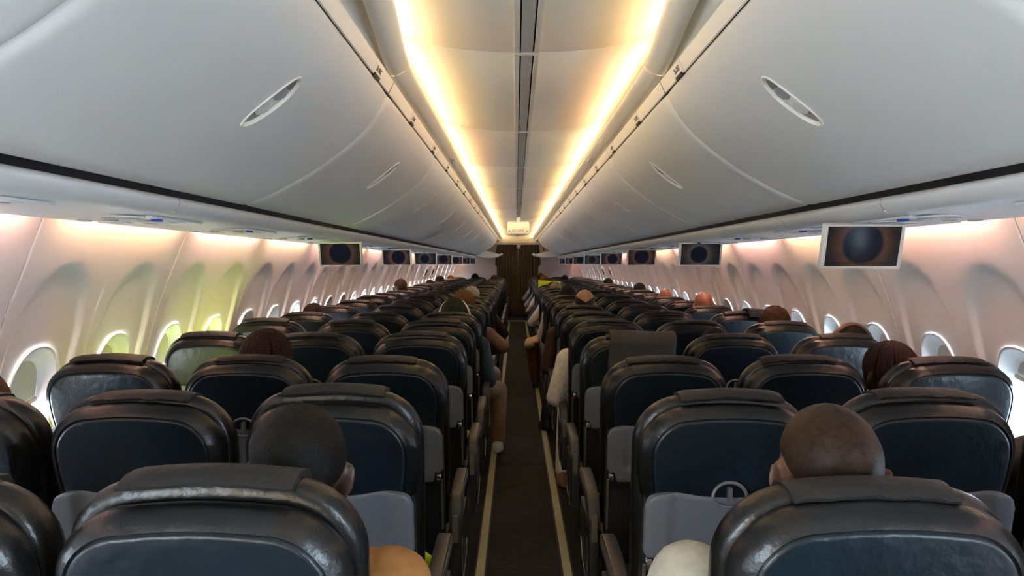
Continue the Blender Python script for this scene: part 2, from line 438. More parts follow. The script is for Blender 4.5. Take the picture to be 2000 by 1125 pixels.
# outer skin that closes the cabin (keeps daylight to the windows)
g = G()
prof = [(-1.60, 1.735), (-1.75, 2.0), (-1.5, 2.35), (-0.8, 2.6), (0, 2.68), (0.8, 2.6), (1.5, 2.35), (1.75, 2.0), (1.60, 1.735)]
V, F = strip_y(prof, YB, YF + 1.6, 1); g.add(V, F)
tag(ob('ceiling_crown', g.mesh('ceiling_crown', M['psudark'])), kind='structure')
for s in (-1, 1):
    g = G(); V, F = strip_y([(s * 1.533, 1.725), (s * 1.61, 1.74)], YB, YF + 1.6, 1); g.add(V, F)
    tag(ob('trim_wall_top_%s' % SIDE[s], g.mesh('trim', M['psudark'])), kind='structure')
g = G(); g.box(-2.2, 2.2, YB - 0.05, YB, -0.05, 2.8); tag(ob('wall_back', g.mesh('wall_back', M['curtain'])), kind='structure')
g = G(); g.box(-2.2, 2.2, YF + 1.6, YF + 1.65, -0.05, 2.8); tag(ob('wall_front', g.mesh('wall_front', M['bulk'])), kind='structure')
for s in (-1, 1):
    g = G(); g.box(s * 1.9, s * 1.95, YF - 0.1, YF + 1.65, -0.05, 2.8); tag(ob('wall_galley_%s' % SIDE[s], g.mesh('wg', M['bulk'])), kind='structure')

# ------------------------------------------------------------------ ceiling
SEG = 1.524
S0 = 1.066            # first seam ahead of the camera
seams = [S0 + SEG * k for k in range(-2, 13)]
seams = [y for y in seams if y < YF]
CZ = 2.252
ceilp = curve([(0.045, CZ), (0.16, CZ + 0.004), (0.28, CZ + 0.016), (0.38, CZ + 0.036), (0.46, CZ + 0.060), (0.53, CZ + 0.090), (0.60, CZ + 0.13)], 20)
ceiling = tag(empty('ceiling'), kind='structure')
for i, y0 in enumerate(seams):
    y1 = min(y0 + SEG, YF)
    for s in (-1, 1):
        pr = [(s * p[0], p[1]) for p in ceilp]
        g = G()
        rows = []
        for yy, dz in ((y0 + 0.0, 0.012), (y0 + 0.003, 0.004), (y0 + 0.010, 0.0), (y1 - 0.010, 0.0), (y1 - 0.003, 0.004), (y1, 0.012)):
            rows.append([(p[0], yy, p[1] + dz) for p in pr])
        g.loft(rows, closed=False); ob('ceiling_panel', g.mesh('ceiling_panel', M['ceil']), ceiling)
    g = G(); rows = [[(s_ * 0.6, y0 + d, CZ + 0.03 + 0.13 * abs(s_) ** 2) for s_ in np.linspace(-1, 1, 13)] for d in (-0.01, 0.01)]
    # central channel, one length per ceiling bay
    for a, b, z0, z1, mm, nm in ((-0.045, -0.026, CZ - 0.006, CZ + 0.02, 'track', 'track_rail'), (0.026, 0.045, CZ - 0.006, CZ + 0.02, 'track', 'track_rail'),
                                 (-0.021, 0.021, CZ - 0.002, CZ + 0.02, 'trackdark', 'track_strip')):
        g = G(); g.box(a, b, y0 + 0.012, y1 - 0.012, z0, z1, 0.0015); ob(nm, g.mesh(nm, M[mm]), ceiling)
    g = G(); g.box(-0.046, 0.046, y0 - 0.011, y0 + 0.011, CZ - 0.007, CZ + 0.02, 0.002); ob('track_joint', g.mesh('track_joint', M['track']), ceiling)
g = G(); g.box(-0.05, 0.05, YB, YF, CZ + 0.021, CZ + 0.03); ob('track_bed', g.mesh('track_bed', M['black']), ceiling)

# light valance each side, in lengths, the one nearest the camera sweeping inwards
def valx(y):
    return -0.072 * sm(0, 1, (2.75 - y) / 1.2) if y < 2.75 else 0.0
vprof = curve([(0.496, 2.176), (0.486, 2.171), (0.466, 2.172), (0.444, 2.182), (0.429, 2.193), (0.421, 2.204), (0.424, 2.211), (0.432, 2.208), (0.440, 2.192)], 24)
for s in (-1, 1):
    vroot = tag(empty('trim_%d' % (1 if s < 0 else 2)), kind='structure')
    for i, y0 in enumerate(seams):
        y1 = min(y0 + SEG, YF) - 0.004
        if i < len(seams) and y0 < 2.6: ny = 24
        else: ny = 4
        rows = []
        fr = [0, 0.004, 0.012] + list(np.linspace(0.03, 0.97, ny)) + [0.988, 0.996, 1]
        for t in fr:
            yy = y0 + 0.005 + (y1 - y0 - 0.005) * t
            e = min(t, 1 - t); dn = 0.006 * (1 - min(1, e / 0.012)) ** 2
            dx = valx(yy)
            k = -dx / 0.072
            rows.append([(s * (p[0] + dn + dx), yy, p[1] + 0.012 * k) for p in vprof])
        g = G(); g.loft(rows, closed=False)
        seg = ob('valance_segment', g.mesh('valance_segment', M['valance'], 60), vroot)
        if y0 < 2.6:
            rows = []
            for t in np.linspace(0, 1, 24):
                yy = y0 + (y1 - y0) * t; dx = valx(yy); k = -dx / 0.072
                rows.append([(s * 0.480, yy, 2.150), (s * 0.499, yy, 2.156), (s * 0.502, yy, 2.180), (s * (0.496 + dx * 0.3), yy, 2.202), (s * (0.494 + dx * 0.9), yy, 2.203 + 0.008 * k), (s * (0.488 + dx), yy, 2.172 + 0.012 * k)])
            g = G(); g.loft(rows, closed=False); ob('trough_roof', g.mesh('trough_roof', M['valance'], 60), vroot)
        if i % 2 == 0 and y0 > 2:
            g = G(); g.ell((0, 0, 0), (0.006, 0.055, 0.012), 16, 8)
            ob('access_tab', g.mesh('access_tab', M['binrail']), seg, (s * 0.436, y0 + 0.62, 2.176), (0, s * 0.6, 0))
    # soffit behind the valance, closing the trough
    g = G(); V, F = strip_y([(s * 0.478, 2.150), (s * 0.497, 2.156), (s * 0.500, 2.17), (s * 0.52, 2.20), (s * 0.60, 2.21), (s * 0.61, 2.45)], YB, YF, 1); g.add(V, F)
    ob('soffit', g.mesh('soffit', M['valance']), vroot)

# ------------------------------------------------------------------ overhead bins
BP = [(1.02, 1.706), (0.967, 1.726), (0.90, 1.755), (0.837, 1.788), (0.76, 1.832), (0.69, 1.880), (0.63, 1.926), (0.578, 1.975), (0.530, 2.036), (0.495, 2.103)]
bpc = curve(BP, 200)
blen = np.concatenate([[0], np.cumsum([ (bpc[i + 1] - bpc[i]).length for i in range(200)])]); BL = blen[-1]
def binpt(u):
    x = float(np.interp(u, blen, [p[0] for p in bpc])); z = float(np.interp(u, blen, [p[1] for p in bpc])); return x, z
def binn(u):
    a = binpt(max(0, u - 0.01)); b = binpt(min(BL, u + 0.01)); t = Vector((b[0] - a[0], b[1] - a[1])).normalized()
    return Vector((-t.y, t.x)) if (-t.y) < 0 else Vector((t.y, -t.x))     # towards the cabin
ULAT = float(np.interp(-0.655, [-p[0] for p in bpc], blen))
def lhole(a):
    if a is None: return (ULAT, 0.0)
    c, s_ = math.cos(a), math.sin(a); n = 2.3
    r = (abs(c / 0.094) ** n + abs(s_ / 0.037) ** n) ** (-1 / n)
    return (ULAT + r * c, r * s_)
HW = SEG / 2 - 0.004
PB, FB, NB = holed((0.0, BL, -HW, HW), lhole, [0, .02, .05, .1, .16, .23, .3, .38, .46, .54, .62, .7, .77, .83, .88, .92, .95, .975, .99, .996, 1], 120)
def door_mesh(side):
    V = []
    nb = len(PB) // NB
    for i, (u, v) in enumerate(PB):
        x, z = binpt(u); n = binn(u)
        e = min(HW - abs(v), 0.02) / 0.02
        d = -0.010 * (1 - e) ** 2 if e < 1 else 0
        eu = min(u, BL - u, 0.012) / 0.012
        d -= 0.006 * (1 - eu) ** 2
        V.append((side * (x + n.x * d), v, z + n.y * d))
    F = list(FB)
    k = len(V)                       # return edge, folded outwards away from the cabin
    for j in range(NB):
        u, v = PB[(nb - 1) * NB + j]; x, z = binpt(u); n = binn(u)
        V.append((side * (x - n.x * 0.035), v, z - n.y * 0.035))
    for j in range(NB):
        a = (nb - 1) * NB + j; b = (nb - 1) * NB + (j + 1) % NB; F.append((a, b, k + (j + 1) % NB, k + j))
    if side > 0: F = [f[::-1] for f in F]
    return me('door', V, F, M['bin'], 50)
DOOR = {s: door_mesh(s) for s in (-1, 1)}
def lat_pt(side, du, v, d):
    u = ULAT + du; x, z = binpt(u); n = binn(ULAT)
    return (side * (x + n.x * d), v, z + n.y * d)
def lat_ring(side, f, d, n=48):
    R = []
    for k in range(n):
        a = 2 * PI * k / n; u, v = lhole(a); R.append(lat_pt(side, (u - ULAT) * f if f <= 1 else (u - ULAT) + math.copysign(0.094 * (f - 1), u - ULAT) * abs(math.cos(a)), v * f if f <= 1 else v + (f - 1) * 0.094 * math.sin(a), d))
    return R
def latch_meshes(side):
    g = G(); g.loft([lat_ring(side, 1.06, -0.001), lat_ring(side, 1.05, 0.0035), lat_ring(side, 1.0, 0.0035), lat_ring(side, 0.96, -0.001), lat_ring(side, 0.94, -0.006)], True, False, False)
    bez = g.mesh('latch', M['binrail'], 45)
    g = G(); g.loft([lat_ring(side, 0.95, -0.004), lat_ring(side, 0.90, -0.022), lat_ring(side, 0.5, -0.028), lat_ring(side, 0.1, -0.028)], True, False, True)
    out = [g.mesh('recess', M['latchshade'], 45)]
    def plate(u0, u1, w, dep, bulge, m, nm):
        g = G(); rows = []
        for t in np.linspace(0, 1, 13):
            du = u0 + (u1 - u0) * t
            hw = 0.034 * (1 - abs(du / 0.094) ** 2.3) ** (1 / 2.3) * w
            if nm == 'paddle': hw *= math.sqrt(max(0.02, 1 - (2 * t - 1) ** 2))
            rows.append([lat_pt(side, du, q * hw, dep + bulge * (1 - q * q)) for q in np.linspace(-1, 1, 9)])
        g.loft(rows, closed=False); return g.mesh(nm, m, 40)
    out += [plate(-0.046, 0.052, 0.96, -0.006, 0.002, M['binrail'], 'bridge'), plate(-0.050, -0.006, 0.9, -0.002, 0.002, M['bezel'], 'paddle'), plate(0.010, 0.054, 0.9, -0.003, 0.002, M['psudark'], 'paddle')]
    return bez, out
LATCH = {s: latch_meshes(s) for s in (-1, 1)}
def bin_body(side):
    """closed shell above the door so the bin is a box"""
    g = G(); pr = [(1.02, 1.73), (1.42, 1.74), (1.45, 2.1), (1.0, 2.36), (0.62, 2.36), (0.60, 2.15), (0.53, 2.125)]
    pr = [(side * a, b) for a, b in pr]
    V, F = strip_y(pr, -HW, HW, 1); g.add(V, F)
    inner = [(0.53, 2.11), (0.66, 1.95), (0.80, 1.84), (0.94, 1.765), (1.02, 1.73)]
    allp = [(side * a, b) for a, b in inner] + pr
    for yy in (-HW, HW): g.add([(p[0], yy, p[1]) for p in allp], [tuple(range(len(allp)))])
    return g.mesh('body', M['psudark'])
BODY = {s: bin_body(s) for s in (-1, 1)}
NBIN = len(seams)
for s in (-1, 1):
    for i, y0 in enumerate(seams[:-1] if seams[-1] + SEG > YF else seams):
        yc = y0 + SEG / 2
        last = (y0 + 2 * SEG > YF - 0.01)
        b = empty('overhead_bin', (0, yc, 0))
        num = i - 1
        pos = ORD[max(0, num)]
        if num >= 0 and not last: lab = 'closed white overhead bin over the %s seats, %s bin from the camera' % (SIDE[s], pos)
        elif last: lab = 'opened white overhead bin lowered beside the curtain over the %s seats' % SIDE[s]
        else: lab = 'closed white overhead bin over the %s seats, cut off by the picture corner' % SIDE[s]
        tag(b, lab, 'overhead bin', 'overhead bins over the %s seats' % SIDE[s])
        ob('body', BODY[s], b)
        if not last:
            ob('door', DOOR[s], b)
            l = ob('latch', LATCH[s][0], b); [ob(p.name.split('.')[0], p, l) for p in LATCH[s][1]]
        else:
            # pivoting tray swung down and inboard about its lower outboard edge
            ang = s * math.radians(33)
            piv = Vector((s * 1.05, 0, 1.72))
            tr = empty('tray', piv, (0, -ang, 0)); tr.parent = b
            d = ob('door', DOOR[s], tr, -piv)
            l = ob('latch', LATCH[s][0], tr, -piv)
            g = G(); inner = [(0.50, 2.10), (0.70, 1.90), (0.85, 1.80), (1.0, 1.73), (1.30, 1.76), (1.33, 1.9)]
            V, F = strip_y([(s * a, c) for a, c in inner], -HW, HW, 1); g.add(V, F); ob('tray_liner', g.mesh('tray_liner', M['white']), tr, -piv)
            for yy in (-HW, HW):
                poly = [(a, c) for a, c in BP] + [(0.52, 2.08), (0.72, 2.0), (0.95, 1.93), (1.30, 1.9), (1.30, 1.76)]
                g = G(); g.loft([[(s * a, yy + q, c) for a, c in poly] for q in (-0.006, 0.006)], True, True, True); ob('cheek', g.mesh('cheek', M['white']), tr, -piv)
# bin rails with row labels
def text_mesh(body, size, m, align='CENTER'):
    cu = bpy.data.curves.new('txt', 'FONT'); cu.body = body; cu.size = size; cu.align_x = align; cu.align_y = 'CENTER'; cu.extrude = 0.0004; cu.resolution_u = 3
    o = bpy.data.objects.new('txt', cu); C.objects.link(o)
    dg = bpy.context.evaluated_depsgraph_get(); d = bpy.data.meshes.new_from_object(o.evaluated_get(dg))
    bpy.data.objects.remove(o); d.materials.clear(); d.materials.append(m); return d
ROWY = lambda k: 1.045 + 0.787 * k + {0: -0.02, 1: -0.03, 2: -0.07}.get(k, 0)
railp = [(0.503, 2.116), (0.499, 2.109), (0.494, 2.110), (0.477, 2.146), (0.476, 2.151), (0.480, 2.153)]
for s in (-1, 1):
    rr = tag(empty('trim_%d' % (3 if s < 0 else 4)), kind='structure')
    for y0 in seams:
        g = G(); V, F = strip_y([(s * a, b) for a, b in railp], y0 + 0.004, min(YF, y0 + SEG) - 0.004, 1); g.add(V, F)
        ob('rail_segment', g.mesh('rail_segment', M['binrail'], 50), rr)
    g = G(); V, F = strip_y([(s * 0.499, 2.103), (s * 0.515, 2.115), (s * 0.503, 2.125)], YB, YF, 1); g.add(V, F); ob('gap_shadow', g.mesh('gap_shadow', M['frame']), rr)
    for k in range(1, 23):
        yy = 2.35 + 0.787 * (k - 1)
        ang = math.atan2(0.036, 0.017)
        tb = empty('row_label', (s * 0.4862, yy, 2.1285)); tb.parent = rr; tb.rotation_euler = (0, s * ang, 0)
        g = G(); g.box(-0.023, 0.023, -0.055, 0.055, -0.004, 0.006, 0.003); ob('tab', g.mesh('tab', M['binrail']), tb)
        if k <= 9:
            n = 27 - k
            t = text_mesh('%d \u25B2 %s' % (n, 'ABC' if s < 0 else 'DEF') if False else '%d %s' % (n, 'ABC' if s < 0 else 'DEF'), 0.024, M['ink'])
            ob('row_number', t, tb, (0, 0, -0.0046), (PI, 0, PI / 2 * (-s)))
        g = G(); g.box(-0.006, 0.006, -0.04, 0.04, -0.006, 0.006, 0.002); ob('clip', g.mesh('clip', M['frame']), tb, (s * 0.022, 0, -0.002))

# ------------------------------------------------------------------ service panels under the bins
psup = curve([(1.052, 1.6965), (1.042, 1.694), (1.036, 1.678), (1.055, 1.652), (1.09, 1.641), (1.20, 1.635), (1.32, 1.633), (1.42, 1.636), (1.490, 1.641), (1.500, 1.646), (1.502, 1.66), (1.490, 1.70)], 40)
def psuz(x): return float(np.interp(x, [1.055, 1.09, 1.20, 1.32, 1.42, 1.49], [1.652, 1.641, 1.635, 1.633, 1.636, 1.641]))
def disc(r0, r1, prof, m, name, n=20):
    """flat oval fitting hanging under the panel: prof is [(scale, z)]"""
    g = G(); g.loft([[(r0 * f * math.cos(2 * PI * k / n), r1 * f * math.sin(2 * PI * k / n), z) for k in range(n)] for f, z in prof], True, False, True)
    g.F = [f[::-1] for f in g.F]; return g.mesh(name, m, 40)
DL = disc(0.042, 0.060, [(1.0, 0.004), (1.0, -0.001), (0.9, -0.0025), (0.75, -0.0005), (0.3, 0.001), (0.05, 0.001)], M['psu'], 'reading_light')
DLL = disc(0.030, 0.042, [(1.0, 0.002), (0.8, -0.0005), (0.2, -0.001)], M['lens'], 'lens')
DN = disc(0.021, 0.021, [(1.0, 0.003), (1.0, -0.002), (0.8, -0.004), (0.6, -0.003), (0.5, 0.001), (0.1, 0.001)], M['psudark'], 'air_nozzle')
DB = disc(0.010, 0.016, [(1.0, 0.002), (0.9, -0.004), (0.2, -0.005)], M['blue'], 'call_button')
DS = disc(0.014, 0.030, [(1.0, 0.002), (0.95, -0.003), (0.2, -0.0035)], M['signlit'], 'lit_sign')
g = G()
for r in (0.022, 0.032, 0.042, 0.052):
    nh = int(r * 420)
    for k in range(nh):
        a = 2 * PI * k / nh; ca, sa = math.cos(a), math.sin(a)
        q = []
        for dr, da in ((-0.0032, -0.0038), (0.0032, -0.0038), (0.0032, 0.0038), (-0.0032, 0.0038)):
            q.append(((r + dr) * ca - da * sa, (r + dr) * sa + da * ca, -0.0018))
        g.add(q, [(0, 1, 2, 3)])
GR = g.mesh('grille_slots', M['black'])
GP = disc(0.060, 0.060, [(1.0, 0.003), (1.0, -0.0012), (0.2, -0.0013)], M['psu'], 'speaker_grille', 28)
g = G(); g.box(-0.12, 0.16, -0.17, 0.17, -0.0002, 0.006, 0.0008); PLATE = g.mesh('plate', M['psu'])
for s in (-1, 1):
    pr = tag(empty('trim_%d' % (5 if s < 0 else 6)), kind='structure')
    y = ROWY(-3) + 0.30
    while y < YF:
        y1 = min(YF, y + 0.787)
        g = G(); V, F = strip_y([(s * p[0], p[1]) for p in psup], y + 0.0015, y1 - 0.0015, 1); g.add(V, F if s > 0 else [f[::-1] for f in F])
        ob('channel_segment', g.mesh('channel_segment', M['psu'], 50), pr); y = y1
    g = G(); V, F = strip_y([(s * 1.012, 1.714), (s * 1.05, 1.722), (s * 1.056, 1.688)], YB, YF, 1); g.add(V, F); ob('gap_shadow', g.mesh('gap_shadow', M['black']), pr)
    for k in range(-1, 23):
        yc = ROWY(k) + 0.45
        u = empty('passenger_service_unit', (s * 1.215, yc, 1.6335))
        nm = ORD[k + 1]
        tag(u, 'overhead reading light and air nozzle unit above the %s seats, %s unit from the camera' % (SIDE[s], nm), 'service unit', 'service units over the %s seats' % SIDE[s])
        ob('plate', PLATE, u, None, None, (s, 1, 1))
        for j, xx in enumerate((-0.07, 0.02, 0.11)):
            l = ob('reading_light', DL, u, (s * xx, 0.05 + 0.05 * (j % 2), -0.002)); ob('lens', DLL, l, (0, -0.004, -0.001))
            if k < 12: ob('air_nozzle', DN, u, (s * (xx + 0.03), -0.06 - 0.02 * (j % 2), -0.001))
        ob('lit_sign', DS, u, (s * 0.175, 0.03, 0.0))
        ob('call_button', DB, u, (s * -0.095, -0.09, -0.002), None, (1.5, 1.5, 1.3))
        if k < 10:
            gp = ob('speaker_grille', GP, u, (s * -0.045, -0.190, -0.001)); ob('grille_slots', GR, gp)

# ------------------------------------------------------------------ lamps of the cabin: LED lines behind the valances and along the wall tops
def area(name, loc, sx, sy, rot, energy, col, spread=PI):
    d = bpy.data.lights.new(name, 'AREA'); d.shape = 'RECTANGLE'; d.size = sx; d.size_y = sy; d.energy = energy; d.color = col; d.spread = spread
    # long side along the cabin (world y); rot is the direction the lamp faces
    z = -Vector(rot).normalized(); yv = Vector((0, 1, 0)); xv = yv.cross(z).normalized()
    o = bpy.data.objects.new(name, d); C.objects.link(o)
    o.matrix_world = Matrix(((xv.x, yv.x, z.x, loc[0]), (xv.y, yv.y, z.y, loc[1]), (xv.z, yv.z, z.z, loc[2]), (0, 0, 0, 1))); return o
for s in (-1, 1):
    for i, y0 in enumerate(seams):
        yc = y0 + SEG / 2
        col = [(1, 0.68, 0.30), (1, 0.58, 0.28), (1, 0.72, 0.36)][(i + (s > 0)) % 3]
        area('ceiling_led', (s * 0.494, yc, 2.229), 0.024, SEG * 0.96, (-s * 0.93, 0, 0.22), 1.55, col, math.radians(150))
    k = -3
    while SEAM0[s] + k * 1.016 < YF - 0.5:
        yc = SEAM0[s] + (k + 0.5) * 1.016
        col = [(1, 0.55, 0.30), (1, 0.50, 0.37), (1, 0.60, 0.38), (1, 0.50, 0.40)][(k * 3 + (s > 0)) % 4]
        area('wall_led', (s * 1.512, yc, 1.688), 0.012, 0.84, (s * 0.55, 0, -0.85), 1.0, col)
        k += 1

# ------------------------------------------------------------------ front end: bulkheads, header, curtain, exit sign
for s in (-1, 1):
    out = [(s * 0.56, 0.0), (s * 0.56, 1.38)] + [(s * (0.56 + 0.10 * (1 - math.cos(a))), 1.38 + 0.10 * math.sin(a)) for a in np.linspace(0.1, PI / 2, 8)] + [(s * 1.05, 1.52), (s * 1.03, 1.70), (s * 1.5, 1.72), (s * 1.57, 1.645)]
    out += [(s * wallx(z), z) for z in (1.48, 1.3, 1.03, 0.8, 0.5, 0.2, 0.0)]
    g = G(); g.loft([[(p[0], YF - 0.45, p[1]) for p in out], [(p[0], YF - 0.40, p[1]) for p in out]], True, True, True)
    tag(ob('wall_bulkhead_%s' % SIDE[s], g.mesh('bulkhead', M['bulk'], 30)), kind='structure')
g = G(); g.box(-0.60, 0.60, YF - 0.12, YF - 0.05, 2.02, 2.30, 0.01); tag(ob('trim_header', g.mesh('header', M['white'])), kind='structure')
g = G(); g.box(-0.60, 0.60, YF - 0.16, YF - 0.12, 2.06, 2.085, 0.006); tag(ob('trim_header_rail', g.mesh('header_rail', M['valance'])), kind='structure')
for s in (-1, 1):
    x0, x1 = (-0.62, 0.0) if s < 0 else (0.005, 0.64)
    n = 90; rows = []
    for z in np.linspace(0.03, 2.02, 14):
        pinch = 0.10 * max(0, (z - 1.2) / 0.8) ** 2 * (1 if s > 0 else 0.6)
        rr = []
        for i in range(n + 1):
            t = i / n; x = x0 + (x1 - x0) * t
            if s < 0: x = x0 + pinch + (x1 - x0 - pinch * (0.8 if z > 1.5 else 0.8)) * t
            else: x = x0 + pinch * 0.4 + (x1 - x0 - pinch) * t
            rr.append((x, YF - 0.06 + 0.030 * math.sin(t * 2 * PI * 7.5 + s) + 0.012 * math.sin(t * 2 * PI * 3.1 + z), z))
        rows.append(rr)
    g = G(); g.loft(rows, closed=False)
    c = ob('curtain', g.mesh('curtain', M['curtain'], 80))
    md = c.modifiers.new('thickness', 'SOLIDIFY'); md.thickness = 0.004
    tag(c, 'dark brown striped galley curtain, %s half of the closed pair' % SIDE[s], 'curtain', 'galley curtains')
e = empty('curtain_light', (0.03, YF - 0.19, 1.96)); tag(e, 'small white lamp box hanging at the top of the curtain', 'lamp')
g = G(); g.box(-0.05, 0.05, -0.02, 0.02, -0.05, 0.06, 0.008); ob('housing', g.mesh('housing', M['white']), e)
g = G(); g.box(-0.035, 0.035, -0.026, -0.018, -0.045, -0.01, 0.003); ob('lens', g.mesh('lens', M['lens']), e)
# exit sign
SX, SY = 0.03, 13.0
e = empty('exit_sign', (SX * 0, SY, CZ)); tag(e, 'cream lit EXIT SORTIE sign hanging from the ceiling track', 'exit sign')
g = G()
pr = [(-0.05, 0.0), (-0.085, -0.02), (-0.10, -0.12), (-0.10, -0.195), (-0.09, -0.212), (0.09, -0.212), (0.10, -0.195), (0.10, -0.12), (0.085, -0.02), (0.05, 0.0)]
hw = [0.185, 0.196, 0.20, 0.20, 0.195, 0.195, 0.20, 0.20, 0.196, 0.185]
g.loft([[(-h, p[0], p[1]) for p, h in zip(pr, hw)], [(h, p[0], p[1]) for p, h in zip(pr, hw)]], True, True, True)
ob('housing', g.mesh('housing', M['exit'], 30), e)
g = G(); g.box(-0.19, 0.19, -0.1015, -0.098, -0.200, -0.128, 0.001); lb = ob('legend_strip', g.mesh('legend_strip', M['exit']), e)
t = text_mesh('EXIT  SORTIE', 0.056, M['red']); ob('lettering', t, lb, (0, -0.1025, -0.165), (PI / 2, 0, 0), (0.66, 1.1, 1))
for q in (-1, 1):
    g = G(); g.add([(q * 0.175, 0, 0), (q * 0.155, 0, 0.014), (q * 0.155, 0, 0.004), (q * 0.135, 0, 0.004), (q * 0.135, 0, -0.004), (q * 0.155, 0, -0.004), (q * 0.155, 0, -0.014)], [(0, 1, 2, 3, 4, 5, 6)])
    ob('arrow', g.mesh('arrow', M['ink']), lb, (0, -0.1025, -0.165))
g = G(); g.box(-0.03, 0.03, -1.4, -0.05, -0.014, -0.006, 0.003); ob('lamp_strip', g.mesh('lamp_strip', M['exit']), e)

# ------------------------------------------------------------------ drop-down screens
g = G()
def rrect(w, h, r, n=5):
    P = []
    for cx, cz, a0 in ((w - r, h - r, 0), (-w + r, h - r, PI / 2), (-w + r, -h + r, PI), (w - r, -h + r, 3 * PI / 2)):
        for k in range(n + 1):
            a = a0 + PI / 2 * k / n; P.append((cx + r * math.cos(a), cz + r * math.sin(a)))
    return P
WS, HS = 0.136, 0.079
def ring2(P, y): return [(x, y, z) for x, z in P]
g.loft([ring2(rrect(WS - 0.012, HS - 0.010, 0.002), 0.003), ring2(rrect(WS - 0.012, HS - 0.010, 0.002), -0.001), ring2(rrect(WS - 0.003, HS - 0.003, 0.004), -0.004), ring2(rrect(WS, HS, 0.006), 0.0), ring2(rrect(WS, HS, 0.006), 0.022), ring2(rrect(WS - 0.006, HS - 0.006, 0.005), 0.028)], True, False, True)
BEZ = g.mesh('bezel', M['bezel'], 40)
g = G(); g.add(ring2(rrect(WS - 0.012, HS - 0.010, 0.002), 0.0), [tuple(range(24))]); SCR = g.mesh('display', None)
SM = [screen_mat('display_picture_a', 0.0, 0.008, 0.075, (0.075, 0.038, 0.025), (0.022, 0.016, 0.014)), screen_mat('display_picture_b', 0.015, 0.0, 0.07, (0.11, 0.05, 0.035), (0.02, 0.018, 0.02)),
      screen_mat('display_picture_c', -0.01, 0.0, 0.06, (0.06, 0.05, 0.04), (0.025, 0.022, 0.02))]
SCRM = []
for m in SM:
    d = SCR.copy(); d.materials.clear(); d.materials.append(m); SCRM.append(d)
for s in (-1, 1):
    for i in range(8 if s > 0 else 7):
        y = (2.43 + 2.15 * i) if s > 0 else (4.48 + 2.125 * i)
        if y > 19.0: continue
        t = empty('ceiling_screen', (s * 1.14, y, 1.635))
        tag(t, 'small white framed video screen hanging under the %s bins, %s screen from the camera' % (SIDE[s], ORD[i]), 'screen', 'drop-down screens')
        t.rotation_euler = (math.radians(14), 0, 0)
        ob('bezel', BEZ, t, (0, 0, -HS)); ob('display', SCRM[(i + (s > 0)) % 3 if not (s > 0 and i == 0) else 0], t, (0, 0, -HS))
        g = None
    if s > 0:
        pass

# ------------------------------------------------------------------ seats
SH = 0.19        # lean of the seat back per metre of height
def lean(z, z0=1.12): return (z0 - z) * SH
ZT, ZB, HWS = 1.136, 0.890, 0.229
def so(inset, dz=0.0, zb=ZB, a=HWS, r=0.128, n=10):
    """seat-back outline, bottom-left round to bottom-right"""
    a -= inset; zt = ZT + dz - inset; r = max(0.03, r - inset)
    P = []
    for k in range(6): t = k / 5; z = zb + (zt - r - zb) * t; P.append((-a + 0.012 * (1 - t) ** 2 * 1.0, z))
    for k in range(1, n + 1): b = PI - (PI / 2) * k / n; P.append((-a + r + r * math.cos(b), zt - r + r * math.sin(b)))
    for k in range(1, 8): x = -a + r + (2 * a - 2 * r) * k / 8; P.append((x, zt + 0.006 * (1 - (x / (a - r + 1e-6)) ** 2)))
    for k in range(0, n): b = PI / 2 - (PI / 2) * k / n; P.append((a - r + r * math.cos(b), zt - r + r * math.sin(b)))
    for k in range(6): t = 1 - k / 5; z = zb + (zt - r - zb) * t; P.append((a - 0.012 * (1 - t) ** 2 * 1.0, z))
    return P
def sring(inset, y, **kw): return [(x, y + lean(z), z) for x, z in so(inset, **kw)]
g = G()
R = [sring(0.15, -0.003), sring(0.10, -0.003), sring(0.06, -0.0028), sring(0.042, -0.0026), sring(0.0375, -0.0022), sring(0.035, 0.0), sring(0.0325, 0.003)]
g.loft(R, True, True, False); g.F = [f[::-1] for f in g.F]; S_PANEL = g.mesh('rear_panel', M['navy'], 60)
g = G()
R = [sring(0.0325, 0.003), sring(0.0295, 0.0), sring(0.022, 0.005), sring(0.013, 0.013), sring(0.006, 0.024), sring(0.0015, 0.038), sring(0.0, 0.050), sring(0.004, 0.060), sring(0.016, 0.066)]
g.loft(R, True, False, False); g.F = [f[::-1] for f in g.F]; S_BAND = g.mesh('back_border', M['char'], 60)
g = G()
kw = dict(dz=0.014, zb=0.50, a=HWS + 0.004)
R = [sring(0.030, 0.058, **kw), sring(0.012, 0.061, **kw), sring(0.003, 0.071, **kw), sring(0.0, 0.088, **kw), sring(0.003, 0.112, **kw), sring(0.015, 0.135, **kw), sring(0.05, 0.150, **kw), sring(0.11, 0.153, **kw)]
g.loft(R, True, True, True); g.F = [f[::-1] for f in g.F]; S_FRONT = g.mesh('front_cushion', M['char'], 60)
